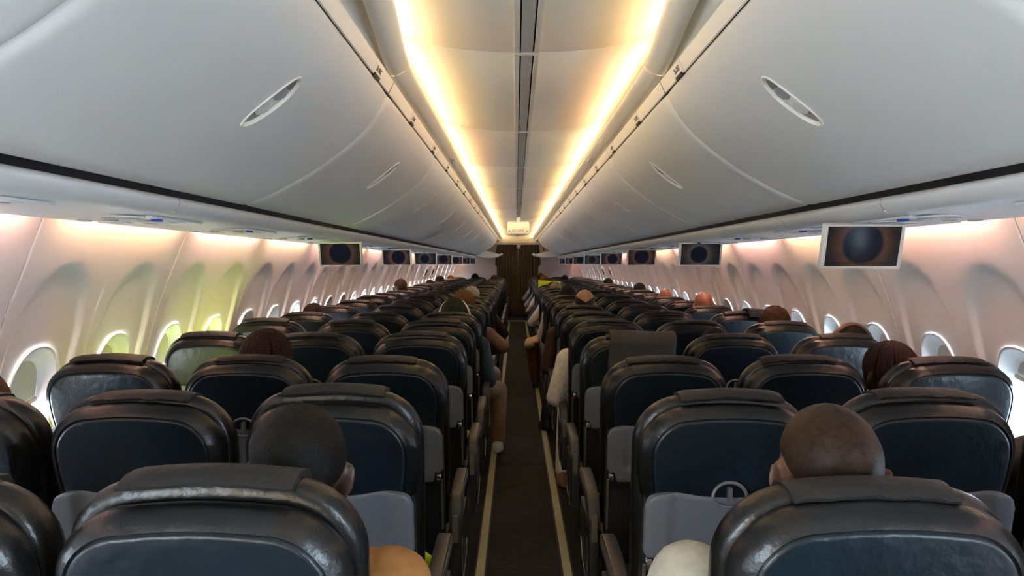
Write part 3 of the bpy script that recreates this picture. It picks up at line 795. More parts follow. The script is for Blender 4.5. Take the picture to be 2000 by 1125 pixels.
def flap_mesh(x0, x1, seed, zoff=0.0):
    rnd = random.Random(seed); rows = []
    n = 14
    wob = [rnd.uniform(-0.004, 0.004) for _ in range(n + 1)]
    for t in range(n + 1):
        x = x0 + (x1 - x0) * t / n
        arch = 0.006 * (1 - (x / 0.11) ** 2) if abs(x) < 0.11 else -0.35 * (abs(x) - 0.11) ** 1.5
        zt = ZT + 0.014 + arch + zoff
        w_ = wob[t]
        e_ = -0.004 if t in (0, n) else 0.0
        rows.append([(x, 0.050 + lean(zt) + w_, zt - 0.014), (x, 0.047 + lean(zt) + w_, zt - 0.008 + w_ * 0.5), (x, 0.056 + lean(zt) + w_, zt + 0.001 + w_ * 0.4 + e_), (x, 0.078 + lean(zt), zt + 0.007 + w_ * 0.3 + e_), (x, 0.105 + lean(zt), zt + 0.006 + e_), (x, 0.138 + lean(zt), zt - 0.006), (x, 0.158 + lean(zt), zt - 0.04), (x, 0.150 + lean(zt), zt - 0.04), (x, 0.09, zt - 0.006)])
    g = G(); g.loft(rows, True, True, True); return g.mesh('headrest_cover', M['flap'], 50)
S_FLAP = [flap_mesh(-0.125, 0.125, 1), flap_mesh(-0.115, 0.13, 2), flap_mesh(-0.14, 0.12, 3), flap_mesh(-0.13, 0.135, 4, 0.006)]
# rear shell and literature pocket
g = G()
def slab(x, z0, z1, y0, y1, b=0.01):
    g_ = G(); g_.box(-x, x, 0, 1, 0, 1)
    return g_
def leanbox(g, x0, x1, y0, y1, z0, z1, bev=0.006):
    k = len(g.V); g.box(x0, x1, y0, y1, z0, z1, bev)
    for i in range(k, len(g.V)): a = g.V[i]; g.V[i] = (a[0], a[1] + lean(a[2]), a[2])
leanbox(g, -0.212, 0.212, 0.020, 0.052, 0.36, 0.905); S_SHELL = g.mesh('back_shell', M['frame'])
g = G()
rows = []
for i, z in enumerate(np.linspace(0.40, 0.675, 8)):
    b = 0.016 * math.sin(i / 7 * PI) + 0.006
    rows.append([(x, lean(z) + 0.018 - b * (1 - (x / 0.2) ** 4) - (0.004 if i == 7 else 0), z - (0.010 * (1 - (x / 0.2) ** 2) if i == 7 else 0)) for x in np.linspace(-0.2, 0.2, 13)])
g.loft(rows, closed=False); S_POCKET = g.mesh('literature_pocket', M['pocket'], 60)
g = G()
for x0, x1, dy, zt in ((-0.12, 0.05, 0.012, 0.70), (-0.02, 0.13, 0.016, 0.695)): leanbox(g, x0, x1, dy, dy + 0.003, 0.5, zt, 0)
S_MAG = g.mesh('magazines', M['paper'])
# tray table: depressed pan, hinge notches at the lower corners
def tray_mesh():
    nx, nz = 49, 34; V = []; F = []
    W = 0.212; zb, zt = 0.700, 0.902
    xs = np.linspace(-1, 1, nx); ts = np.linspace(0, 1, nz)
    def dip(x, z):
        # distance inside a U-shaped pan open at the top
        dx = 0.158 - abs(x); dzb = z - 0.742; r = 0.035
        if dx < r and dzb < r: d = r - math.hypot(r - dx, r - dzb)
        else: d = min(dx, dzb)
        return 0.015 * sm(-0.004, 0.024, d)
    for t in ts:
        for q in xs:
            x = q * W
            top = zt + 0.012 * math.exp(-((abs(x) - 0.145) / 0.06) ** 2) - 0.004 * (1 - abs(q))
            cr = 0.035
            if abs(x) > W - cr: top -= cr - math.sqrt(max(0, cr ** 2 - (abs(x) - (W - cr)) ** 2))
            bt = zb
            cb = 0.012
            if abs(x) > W - cb: bt += cb - math.sqrt(max(0, cb ** 2 - (abs(x) - (W - cb)) ** 2))
            if abs(x) > 0.176: bt += 0.035 * sm(0.176, 0.180, abs(x))
            z = bt + (top - bt) * t
            e = min(W - abs(x), (z - bt), (top - z)); ed = 0.004 * (1 - min(1, e / 0.005)) ** 2
            V.append((x, lean(z) - 0.027 + dip(x, z) + ed, z))
    for i in range(nz - 1):
        for j in range(nx - 1):
            a = i * nx + j; F.append((a, a + 1, a + nx + 1, a + nx))
    # rim folded forward
    loop = [j for j in range(nx)] + [i * nx + nx - 1 for i in range(1, nz)] + [(nz - 1) * nx + j for j in range(nx - 2, -1, -1)] + [i * nx for i in range(nz - 2, 0, -1)]
    k = len(V)
    for i in loop: V.append((V[i][0], V[i][1] + 0.029, V[i][2]))
    m = len(loop)
    for i in range(m): F.append((loop[(i + 1) % m], loop[i], k + i, k + (i + 1) % m))
    return me('tray_table', V, F, M['tray'], 40)
S_TRAY = tray_mesh()
g = G(); zc = 0.905
pts = [(0.043 * math.cos(a), lean(zc) - 0.022, zc + 0.038 * math.sin(a)) for a in np.linspace(0, PI, 15)]
g.tube(pts, 0.0048, 8)
g.box(-0.006, 0.006, lean(zc) - 0.030, lean(zc) - 0.012, zc - 0.012, zc + 0.026, 0.004)
S_LATCH = g.mesh('tray_latch', M['latch'])
g = G(); pts = [(0.043 * math.cos(a), lean(zc) - 0.014, zc + 0.002 + 0.030 * math.sin(a)) for a in np.linspace(PI, 2 * PI, 15)]
g.tube(pts, 0.003, 6); S_LATCH2 = g.mesh('latch_ring', M['tray'])
g = G()
n = 14; zh = 0.712; yh = lean(zh) - 0.008
g.loft([[(x, yh + r * math.cos(2 * PI * k / n), zh + r * 1.5 * math.sin(2 * PI * k / n)) for k in range(n)] for x, r in ((-0.009, 0.011), (-0.006, 0.014), (0.006, 0.014), (0.009, 0.011))], True, True, True)
S_HINGE = g.mesh('tray_hinge', M['chrome'])
g = G(); leanbox(g, -0.004, 0.004, 0.0, 0.012, 0.50, 0.70, 0.002); S_TARM = g.mesh('tray_arm', M['beige'])
# seat cushion
g = G(); g.box(-0.222, 0.222, 0.20, 0.66, 0.34, 0.465, 0.035); S_CUSH = g.mesh('seat_cushion', M['navy'], 50)
# armrest
ap = curve([(0.118, 0.495), (0.108, 0.535), (0.118, 0.575), (0.150, 0.612), (0.21, 0.632), (0.33, 0.640), (0.44, 0.640), (0.485, 0.630), (0.492, 0.612), (0.47, 0.598), (0.33, 0.585), (0.23, 0.565), (0.185, 0.53), (0.175, 0.495)], 52)
def arm_mesh():
    g = G(); rings = []
    cx = sum(p[0] for p in ap) / len(ap)
    for x, ins in ((-0.0235, 0.010), (-0.0225, 0.004), (-0.019, 0.0005), (-0.014, 0), (0.014, 0), (0.019, 0.0005), (0.0225, 0.004), (0.0235, 0.010)):
        rr = []
        for i, p in enumerate(ap):
            a = ap[i - 1]; b = ap[(i + 1) % len(ap)]; t = (b - a).normalized(); nrm = Vector((t.y, -t.x))
            rr.append((x, p[0] + nrm.x * ins, p[1] + nrm.y * ins))
        rings.append(rr)
    g.loft(rings, True, True, True); return g.mesh('armrest', M['arm'], 50)
S_ARM = arm_mesh()
g = G(); g.box(-0.011, 0.011, 0.100, 0.118, 0.455, 0.560, 0.004); S_ARMB = g.mesh('hinge_cover', M['beige'])
g = G(); g.box(-0.0012, 0.0012, 0.15, 0.47, 0.600, 0.632, 0.0005); S_ARMP = g.mesh('side_plate', M['armside'])
g = G(); g.box(-0.018, 0.018, 0.112, 0.50, 0.25, 0.505, 0.012); S_SIDE = g.mesh('side_panel', M['frame'])
g = G(); g.tube([(0, 0.13, 0.47), (0, 0.125, 0.40), (0, 0.14, 0.31), (0, 0.19, 0.285), (0, 0.30, 0.30), (0, 0.40, 0.36)], 0.005, 6); S_TRIM = g.mesh('side_trim', M['chrome'])
g = G(); g.tube([(0, 0.24, 0.35), (0, 0.17, 0.18), (0, 0.12, 0.01)], 0.016, 8); g.box(-0.02, 0.02, 0.08, 0.16, 0.0, 0.02, 0.004); S_LEGR = g.mesh('leg', M['frame'])
g = G(); g.tube([(0, 0.45, 0.35), (0, 0.50, 0.18), (0, 0.52, 0.01)], 0.016, 8); g.box(-0.02, 0.02, 0.48, 0.56, 0.0, 0.02, 0.004); S_LEGF = g.mesh('leg', M['frame'])

NROW = 23
COLX = {'aisle': 0.508, 'middle': 1.013, 'window': 1.518}
SEAT = {}
RECL = {(-1, 'aisle', 4): 2.0, (-1, 'aisle', 0): 1.0, (1, 'aisle', 5): 1.2, (1, 'aisle', 6): 1.5}
rnd = random.Random(3)
for k in range(NROW):
    for s in (-1, 1):
        for c in ('aisle', 'middle', 'window'):
            rc = RECL.get((s, c, k), rnd.uniform(-0.5, 0.7))
            o = empty('airline_seat', (s * COLX[c] + (0.022 if (s > 0 and c == 'window') else 0) + (0.02 if (s > 0 and k == 1 and c != 'aisle') else 0) - (0.010 if (s < 0 and k in (1, 2)) else 0), ROWY(k) + rnd.uniform(-0.006, 0.006), 0))
            SEAT[(s, c, k)] = o
            tag(o, 'navy leather %s seat on the %s side, %s row from the camera' % (c, SIDE[s], ORD[k]), 'seat', 'cabin seats on the %s side' % SIDE[s])
            rx = math.radians(rc)
            dzr = 0.006 if k == 0 else 0.0
            def bk(name, d, par=None, loc=(0, 0, 0)):
                # back parts pivot about the seat's hinge line
                piv = Vector((0, 0.16, 0.45)); R_ = Matrix.Rotation(rx, 4, 'X')
                q = ob(name, d, par or o)
                if par is None: q.matrix_basis = Matrix.Translation(piv) @ R_ @ Matrix.Translation(Vector(loc) + Vector((0, 0, dzr)) - piv)
                else: q.location = loc
                return q
            bk('back_border', S_BAND); bk('rear_panel', S_PANEL)
            up = rnd.choice([0, 0, 0.004, 0.010]); 
            if (s, c, k) in ((-1, 'aisle', 4), (-1, 'aisle', 0), (-1, 'aisle', 1)): up = 0.016
            bk('front_cushion', S_FRONT, None, (rnd.uniform(-0.003, 0.003), 0, up))
            bk('headrest_cover', rnd.choice(S_FLAP), None, (rnd.uniform(-0.012, 0.012), 0, up))
            tr = bk('tray_table', S_TRAY)
            if k < 12:
                bk('tray_latch', S_LATCH, tr); bk('latch_ring', S_LATCH2, tr)
                for q in (-1, 1):
                    bk('tray_hinge', S_HINGE, tr, (q * 0.196, 0, 0))
                    bk('tray_arm', S_TARM, tr, (q * 0.205, 0, 0))
            bk('back_shell', S_SHELL)
            if k < 12 or c == 'aisle': bk('literature_pocket', S_POCKET)
            if k < 8 and rnd.random() < 0.8: bk('magazines', S_MAG)
            ob('seat_cushion', S_CUSH, o)
            if k < 10 or c == 'aisle':
                a = ob('armrest', S_ARM, o, (-s * 0.2525, 0, 0))
                if c == 'aisle' or k < 3: ob('hinge_cover', S_ARMB, a); ob('side_plate', S_ARMP, a, (-s * 0.0238, 0, 0))
                if c == 'aisle':
                    p = ob('side_panel', S_SIDE, o, (-s * 0.2525, 0, 0)); ob('side_trim', S_TRIM, p, (-s * 0.022, 0, 0))
            if c != 'window' or k < 2:
                ob('leg', S_LEGR, o, (-s * 0.18, 0, 0)); ob('leg', S_LEGF, o, (-s * 0.18, 0, 0))

# ------------------------------------------------------------------ people
def hairmat(name, c, bump=0.9, scale=260, rough=0.7): return mat(name, [q * 0.55 for q in c], rough, spec=0.2, nscale=90, namt=0.5, bump=bump * 0.3, bscale=scale)
SK = {'dark': mat('skin_deep_brown', (0.060, 0.030, 0.020), 0.45, nscale=30, namt=0.12, bump=0.05, bscale=300), 'brown': mat('skin_brown', (0.14, 0.065, 0.040), 0.42, nscale=30, namt=0.12, bump=0.05, bscale=300),
      'red': mat('skin_ruddy', (0.33, 0.13, 0.085), 0.42, nscale=30, namt=0.1, bump=0.05, bscale=300), 'tan': mat('skin_tan', (0.40, 0.22, 0.12), 0.42, nscale=30, namt=0.1), 'pale': mat('skin_pale', (0.52, 0.28, 0.21), 0.45, nscale=30, namt=0.08)}
HM = {'black': hairmat('hair_black', (0.010, 0.009, 0.009)), 'buzz': hairmat('hair_cropped_black', (0.0055, 0.005, 0.0048), 1.3, 330, 0.6), 'shaved': hairmat('scalp_shaved', (0.050, 0.026, 0.016), 0.5, 400, 0.42), 'brown': hairmat('hair_brown', (0.075, 0.035, 0.016), 0.6, 120), 'fair': hairmat('hair_fair_brown', (0.19, 0.085, 0.028), 0.6, 90),
      'auburn': hairmat('hair_dark_auburn', (0.045, 0.014, 0.012), 1.0, 200), 'sand': hairmat('hair_sandy', (0.42, 0.30, 0.18), 0.6, 120), 'ginger': hairmat('hair_ginger', (0.38, 0.13, 0.025), 0.8, 160), 'cream': hairmat('cap_cream', (0.62, 0.57, 0.46), 0.2, 200),
      'olive': hairmat('hood_olive', (0.040, 0.050, 0.028), 0.3, 60, 0.9)}
def cloth(name, c, r=0.85): return mat(name, c, r, nscale=40, namt=0.12, bump=0.35, bscale=22)
CL = {'tan': cloth('jacket_tan', (0.33, 0.155, 0.045)), 'white': cloth('shirt_white', (0.70, 0.66, 0.60)), 'cream': cloth('shirt_cream', (0.45, 0.43, 0.35)), 'teal': cloth('jacket_teal_blue', (0.016, 0.045, 0.075)), 'taupe': cloth('sweater_taupe', (0.17, 0.105, 0.075)),
      'maroon': cloth('jacket_maroon', (0.050, 0.020, 0.018)), 'navy': cloth('puffer_navy', (0.035, 0.055, 0.14)), 'grey': cloth('shirt_grey_blue', (0.25, 0.29, 0.40)), 'black': cloth('jacket_black', (0.012, 0.012, 0.014)), 'khaki': cloth('trousers_khaki', (0.23, 0.135, 0.070)),
      'rust': cloth('trousers_rust', (0.13, 0.040, 0.010)), 'denim': cloth('trousers_denim', (0.03, 0.045, 0.08)), 'lgrey': cloth('trousers_light_grey', (0.33, 0.30, 0.26)), 'olive': cloth('hood_olive_cloth', (0.045, 0.055, 0.030)), 'beige': cloth('coat_beige', (0.60, 0.43, 0.25)), 'dgrey': cloth('cloth_grey_brown', (0.050, 0.045, 0.040))}
SHOE = {'black': mat('shoe_black', (0.012, 0.012, 0.013), 0.5), 'white': mat('shoe_white', (0.6, 0.58, 0.54), 0.6, namt=0.05), 'tan': mat('sandal_tan', (0.33, 0.17, 0.10), 0.6, namt=0.1)}
def remesh(g, vox, name, m, smooth=4):
    d = bpy.data.meshes.new('tmp'); d.from_pydata(g.V, [], g.F); d.update()
    o = bpy.data.objects.new('tmp', d); C.objects.link(o)
    r = o.modifiers.new('r', 'REMESH'); r.mode = 'VOXEL'; r.voxel_size = vox; r.use_smooth_shade = True
    q = o.modifiers.new('s', 'SMOOTH'); q.factor = 0.5; q.iterations = smooth
    dg = bpy.context.evaluated_depsgraph_get(); n = bpy.data.meshes.new_from_object(o.evaluated_get(dg))
    bpy.data.objects.remove(o); bpy.data.meshes.remove(d)
    n.name = name; n.materials.clear(); n.materials.append(m)
    n.polygons.foreach_set('use_smooth', [True] * len(n.polygons)); return n
def capsule(g, a, b, ra, rb, n=14):
    a = Vector(a); b = Vector(b); d = (b - a).normalized(); P = []; R = []
    for k in range(5): t = PI / 2 * (1 - k / 4); P.append(a - d * ra * math.sin(t) * 0.999); R.append(max(0.0008, ra * math.cos(t)))
    for k in range(1, 5): P.append(a + (b - a) * k / 5); R.append(ra + (rb - ra) * k / 5)
    for k in range(5): t = PI / 2 * k / 4; P.append(b + d * rb * math.sin(t) * 0.999); R.append(max(0.0008, rb * math.cos(t)))
    g.tube(P, R, n)
def headmat(pose):
    return Matrix.Translation(Vector(pose['head'])) @ Matrix.Rotation(math.radians(pose.get('yaw', 0)), 4, 'Z') @ Matrix.Rotation(math.radians(pose.get('roll', 0)), 4, 'Y') @ Matrix.Rotation(math.radians(pose.get('nod', 0)), 4, 'X')
CR_C, CR_R = Vector((0, -0.010, 0.028)), (0.0765, 0.096, 0.090)
def add_head(g, pose):
    H = headmat(pose); R = H.to_3x3(); sc_ = pose.get('hs', 1.0)
    def e(c, r, rot=None): g.ell(H @ (Vector(c) * sc_), [q * sc_ for q in r], 20, 14, R if rot is None else R @ rot)
    e(CR_C, CR_R); e((0, 0.024, -0.028), (0.064, 0.072, 0.088)); e((0, 0.040, -0.082), (0.044, 0.046, 0.036)); e((0, -0.045, -0.045), (0.055, 0.050, 0.060))
    e((0, 0.098, -0.028), (0.014, 0.022, 0.018)); e((0, 0.094, -0.005), (0.009, 0.015, 0.030)); e((0, 0.082, 0.018), (0.050, 0.014, 0.010))
    e((0, 0.089, -0.062), (0.024, 0.012, 0.008)); e((0, 0.086, -0.074), (0.020, 0.012, 0.008))
    for q in (-1, 1):
        e((q * 0.030, 0.078, 0.000), (0.014, 0.012, 0.009)); e((q * 0.045, 0.060, -0.030), (0.022, 0.022, 0.020))
        e((q * 0.082, -0.004, -0.014), (0.010, 0.023, 0.036), Matrix.Rotation(q * 0.35, 3, 'Z')); e((q * 0.090, -0.018, -0.004), (0.007, 0.012, 0.029), Matrix.Rotation(q * 0.5, 3, 'Z'))
def add_hand(g, wrist, d, palmdown=True, side=1, curl=0.5):
    """palm and five separate fingers; d is the pointing direction."""
    d = Vector(d).normalized(); up = Vector((0, 0, 1)); lat = d.cross(up).normalized(); up = lat.cross(d).normalized(); w = Vector(wrist)
    rot = Matrix((lat, d, up)).transposed()
    g.ell(w + d * 0.045, (0.040, 0.052, 0.016), 16, 10, rot)
    for i, (o_, L) in enumerate(((-0.030, 0.062), (-0.010, 0.075), (0.011, 0.070), (0.031, 0.055))):
        b = w + d * 0.085 + lat * o_; m1 = b + d * L * 0.5 - up * L * 0.18 * curl; m2 = m1 + d * L * 0.22 - up * L * 0.35 * curl; e_ = m2 + d * L * 0.02 - up * L * 0.30 * curl
        capsule(g, b - d * 0.02, m1, 0.0095, 0.0088, 8); capsule(g, m1, m2, 0.0088, 0.0082, 8); capsule(g, m2, e_, 0.0082, 0.0072, 8)
    t0 = w + d * 0.025 - lat * side * 0.032; t1 = t0 + d * 0.032 - lat * side * 0.026 - up * 0.006; t2 = t1 + d * 0.030 - lat * side * 0.004 - up * 0.006
    capsule(g, t0, t1, 0.012, 0.0105, 8); capsule(g, t1, t2, 0.0105, 0.008, 8)
REST = dict(head=(0, 0.27, 1.135), shift=0.0, wide=1.0, el={-1: (-0.222, 0.36, 0.69), 1: (0.222, 0.36, 0.69)}, wr={-1: (-0.13, 0.57, 0.60), 1: (0.13, 0.57, 0.60)},
            kn={-1: (-0.11, 0.745, 0.545), 1: (0.11, 0.745, 0.545)}, an={-1: (-0.11, 0.70, 0.10), 1: (0.11, 0.70, 0.10)}, toe={-1: (-0.12, 0.83, 0.045), 1: (0.12, 0.83, 0.045)})
def P(**kw):
    q = {k: (dict(v) if isinstance(v, dict) else v) for k, v in REST.items()}
    for k, v in kw.items():
        if isinstance(v, dict): q[k].update(v)
        else: q[k] = v
    return q
_bodies = {}
def body_meshes(pose, sleeve=1.0, fine=True, key=None):
    """returns body (skin), shirt, trousers, shoes meshes without final materials"""
    if key and key in _bodies: return _bodies[key]
    sx = pose['shift']; W = pose['wide']; hx = pose['head'][0]
    def torso(g, i):
        g.ell((sx * 0.2, 0.40, 0.545), (0.165 * W + i, 0.12 + i, 0.085 + i), 20, 12); g.ell((sx * 0.5, 0.385, 0.67), (0.150 * W + i, 0.105 * W + i, 0.16 + i), 20, 12)
        g.ell((sx * 0.9, 0.342, 0.81), (0.168 * W + i, 0.108 * W + i, 0.17 + i), 20, 12); g.ell((sx, 0.312, 0.905), (0.178 * W + i, 0.078 + i, 0.060 + i), 20, 12)
    SHO = {q: Vector((sx + q * 0.168 * W, 0.31, 0.895)) for q in (-1, 1)}
    g = G(); torso(g, 0); add_head(g, pose)
    nb = Vector((sx + (hx - sx) * 0.3, 0.296, 0.955)); nt = headmat(pose) @ Vector((0, -0.022, -0.07)); capsule(g, nb, nt, 0.064, 0.056, 16)
    for q in (-1, 1):
        el = Vector(pose['el'][q]); wr = Vector(pose['wr'][q]); kn = Vector(pose['kn'][q]); an = Vector(pose['an'][q]); toe = Vector(pose['toe'][q]); hip = Vector((sx * 0.2 + q * 0.09, 0.42, 0.555))
        g.ell(SHO[q], (0.062, 0.058, 0.058)); capsule(g, SHO[q], el, 0.050 * W, 0.040); capsule(g, el, wr, 0.042, 0.027); add_hand(g, wr, wr - el, True, -q)
        capsule(g, hip, kn, 0.085, 0.058); capsule(g, kn, an, 0.056, 0.038); capsule(g, an - Vector((0, 0.02, 0.05)), toe, 0.034, 0.026)
    body = remesh(g, 0.0065 if fine else 0.009, 'body', None)
    g = G(); torso(g, 0.014)
    cp = nb + (nt - nb) * 0.25; rot = (nt - nb).to_track_quat('Z', 'Y').to_matrix()
    g.loft([[cp + rot @ Vector((r * math.cos(a), r * math.sin(a), z)) for a in np.linspace(0, 2 * PI, 20, endpoint=False)] for r, z in ((0.090, -0.02), (0.080, 0.012), (0.074, 0.024), (0.066, 0.024), (0.066, -0.04))], True, True, True)
    for q in (-1, 1):
        el = Vector(pose['el'][q]); wr = Vector(pose['wr'][q])
        g.ell(SHO[q], (0.080, 0.072, 0.070)); 
        if sleeve > 0.9: capsule(g, SHO[q], el, 0.068 * W, 0.056); capsule(g, el, el + (wr - el) * 0.92, 0.058, 0.042)
        else: capsule(g, SHO[q], SHO[q] + (el - SHO[q]) * 0.55, 0.070 * W, 0.062)
    # soft folds
    r_ = random.Random(5)
    for q in (-1, 1):
        el = Vector(pose['el'][q])
        for t in (0.35, 0.6, 0.85):
            if sleeve > 0.9:
                p = SHO[q] + (el - SHO[q]) * t; rr = 0.066 * W + (0.054 - 0.066 * W) * t
                g.ell(p, (rr + 0.006, rr + 0.006, 0.016), 16, 8, Matrix.Rotation(r_.uniform(-0.5, 0.5), 3, 'X') @ Matrix.Rotation(r_.uniform(-0.5, 0.5), 3, 'Y'))
    shirt = remesh(g, 0.009, 'shirt', None, 3)
    g = G(); g.ell((sx * 0.2, 0.40, 0.545), (0.178 * W, 0.132, 0.096), 20, 12)
    for q in (-1, 1):
        kn = Vector(pose['kn'][q]); an = Vector(pose['an'][q]); hip = Vector((sx * 0.2 + q * 0.09, 0.42, 0.555))
        capsule(g, hip, kn, 0.097, 0.074); capsule(g, kn, an + (kn - an) * 0.02, 0.074, 0.060)
    trousers = remesh(g, 0.010, 'trousers', None, 3)
    shoes = []
    for q in (-1, 1):
        an = Vector(pose['an'][q]); toe = Vector(pose['toe'][q]); g = G()
        base = an - Vector((0, 0.03, 0)); base.z = 0.045; t2 = toe.copy(); t2.z = 0.038
        capsule(g, base, t2, 0.042, 0.036); capsule(g, an - Vector((0, 0.015, 0.005)), base, 0.046, 0.044)
        d_ = (t2 - base).normalized(); c_ = (base + t2) / 2; L = (t2 - base).length / 2 + 0.045
        g.ell((c_.x, c_.y, 0.016), (0.046, L, 0.016), 18, 8, Matrix.Rotation(math.atan2(-d_.x, d_.y), 3, 'Z'))
        shoes.append(remesh(g, 0.009, 'shoe', None, 2))
    r = (body, shirt, trousers, shoes)
    if key: _bodies[key] = r
    return r
def cap_hair(g, pose, thick, front=58, side=92, back=128, lump=0.0, seed=1, drop=0.0, start=0):
    H = headmat(pose); hs = pose.get('hs', 1.0); rr = random.Random(seed); nu, nv = 44, 16; rows = []
    ph0 = [rr.uniform(0, 6) for _ in range(6)]
    for i in range(nv + 1):
        row = []
        for j in range(nu):
            ph = 2 * PI * j / nu                     # 0 = face
            f = 0.5 + 0.5 * math.cos(ph); b = abs(math.sin(ph / 2))
            tm = front + (side - front) * sm(0.25, 0.5, b * b) + (back - side) * sm(0.5, 0.95, b * b)
            st_ = start - 30 * abs(math.sin(ph)) if start else 0
            th = math.radians(st_ + (tm - st_) * i / nv)
            t = thick * (1 if i < nv - 1 and (i > 0 or not start) else 0.0) * (1 - 0.0) - (0.006 if i == nv or (i == 0 and start) else 0)
            t += lump * (math.sin(ph * 7 + th * 5 + ph0[0]) + math.sin(ph * 11 - th * 8 + ph0[1]) + math.sin(th * 13 + ph0[2] + ph * 3)) / 3 if i < nv else 0
            dirv = Vector((math.sin(th) * math.sin(ph), math.sin(th) * math.cos(ph), math.cos(th)))
            p = CR_C + Vector((dirv.x * (CR_R[0] + t), dirv.y * (CR_R[1] + t), dirv.z * (CR_R[2] + t)))
            if th > PI / 2: p.x = CR_C.x + (p.x - CR_C.x) * (1 - 0.10 * (th - PI / 2)); p.z -= drop * (th - PI / 2)
            row.append(H @ (p * hs))
        rows.append(row)
    g.loft(rows, True, False, False)
def braid_hair(g, pose, n=46, rad=0.0105, length=0.16, seed=2, thick=0.012):
    cap_hair(g, pose, thick * 0.6, 60, 96, 130, 0.001, seed)
    H = headmat(pose); rr = random.Random(seed)
    for m in range(n):
        ph = 2 * PI * (m + rr.uniform(-0.3, 0.3)) / n
        if math.cos(ph) > 0.72: continue
        pts = []; R = []
        tmax = math.radians(110); wob = rr.uniform(-0.12, 0.12); st = math.radians(rr.uniform(3, 26))
        K = 13
        for i in range(K + 1):
            t = i / K; th = st + (tmax - st) * min(1, t / 0.7); pp = ph + wob * t
            ext = thick + rad * (0.4 + 0.5 * math.sin(i * 2.6 + m))* 0.4
            dv = Vector((math.sin(th) * math.sin(pp), math.sin(th) * math.cos(pp), math.cos(th)))
            p = CR_C + Vector((dv.x * (CR_R[0] + ext), dv.y * (CR_R[1] + ext), dv.z * (CR_R[2] + ext)))
            if t > 0.7: p.z -= (t - 0.7) / 0.3 * length
            pts.append(H @ p); R.append(rad * (1.0 + 0.22 * math.sin(i * 3.14)) * (0.8 if i == K else 1))
        g.tube(pts, R, 6)
def person(name, seat, pose, skin, hair=None, top='white', bottom='denim', shoe='black', label='', style='short', sleeve=1.0, key=None, fine=True, scale=1.0, hseed=1, group=None, extra=None):
    o = empty('person', tuple(seat.location)); o.scale = (scale, scale, scale)
    tag(o, label, 'person', group)
    B, S, T, SHs = body_meshes(pose, sleeve, fine, key)
    def put(nm, d, m, par=o):
        q = ob(nm, d, par)
        q.material_slots[0].link = 'OBJECT'; q.material_slots[0].material = m; return q
    put('body', B, SK[skin]); put('shirt', S, CL[top]); put('trousers', T, CL[bottom])
    for d in SHs: put('shoe', d, SHOE[shoe])
    if hair:
        g = G()
        if style == 'short': cap_hair(g, pose, 0.006, lump=0.0012, seed=hseed)
        elif style == 'crop': cap_hair(g, pose, 0.004, 46, 90, 124, 0.0006, hseed)
        elif style == 'fringe': cap_hair(g, pose, 0.003, 90, 96, 126, 0.0006, hseed, 0.0, 92)
        elif style == 'curly': cap_hair(g, pose, 0.018, 58, 100, 132, 0.006, hseed)
        elif style == 'bob': cap_hair(g, pose, 0.020, 62, 125, 150, 0.003, hseed, 0.05)
        elif style == 'hood': cap_hair(g, pose, 0.022, 70, 130, 150, 0.003, hseed, 0.06)
        elif style == 'braids': braid_hair(g, pose, seed=hseed)
        elif style == 'twists': braid_hair(g, pose, 110, 0.0045, 0.05, hseed, 0.012)
        elif style == 'cap': cap_hair(g, pose, 0.012, 70, 90, 112, 0.0005, hseed)
        q = ob('hair' if style not in ('hood', 'cap') else style, g.mesh('hair', HM[hair], 180), o)
    return o
SL = lambda s, c, k: SEAT[(s, c, k)]
# the two men just ahead of the camera
pm = P(head=(0.072, 0.262, 1.120), yaw=20, roll=4, shift=0.055, wide=1.06, hs=1.04, el={1: (0.30, 0.36, 0.70), -1: (-0.18, 0.36, 0.70)})
person('man', SL(-1, 'aisle', 0), pm, 'dark', 'buzz', 'tan', 'denim', 'black', 'man with cropped black hair in a tan jacket, head above the first left aisle seat', 'short')
pm = P(head=(0.017, 0.262, 1.117), yaw=-9, roll=0, shift=-0.015, wide=1.20, hs=1.08, el={1: (0.26, 0.36, 0.70), -1: (-0.29, 0.36, 0.70)})
person('man', SL(1, 'aisle', 0), pm, 'brown', 'shaved', 'cream', 'denim', 'black', 'man with closely shaved head in a cream shirt, first right aisle seat', 'crop')
# left side
pw = P(head=(-0.105, 0.30, 1.065), yaw=55, roll=0, shift=-0.05)
person('p', SL(-1, 'window', 1), pw, 'pale', 'brown', 'black', 'denim', 'black', 'brown-haired passenger at the picture edge beside the half-shaded window', 'short')
pb = P(head=(0.0, 0.27, 1.105))
person('p', SL(-1, 'middle', 2), pb, 'dark', 'auburn', 'black', 'denim', 'black', 'passenger with dark thin braids, middle seat of the third row on the left', 'braids')
R1 = dict(key='rest', fine=True)
def rest(s, c, k, skin, hair, style, label, scale=1.0, top='black', seed=1, group='passengers farther up the cabin'):
    return person('p', SL(s, c, k), REST, skin, hair, top, 'denim', 'black', label, style, 1.0, 'rest', True, scale, seed, group)
rest(-1, 'window', 4, 'dark', 'black', 'short', 'dark-haired passenger low in the fifth left window seat', 0.925)
rest(-1, 'window', 5, 'dark', 'auburn', 'short', 'passenger whose dark hair just shows over the sixth left window seat', 0.965, seed=2)
rest(-1, 'window', 10, 'brown', 'brown', 'short', 'tall brown-haired passenger, left window seat under the third and fourth screens', 1.04, seed=3)
p7 = P(head=(0.02, 0.26, 1.115), shift=0.02, wide=1.08, el={1: (0.27, 0.30, 0.64)}, wr={1: (0.20, 0.50, 0.62)}, kn={1: (0.325, 0.70, 0.50), -1: (0.0, 0.745, 0.545)}, an={1: (0.325, 0.70, 0.09), -1: (0.10, 0.72, 0.10)}, toe={1: (0.33, 0.82, 0.045), -1: (0.16, 0.84, 0.045)})
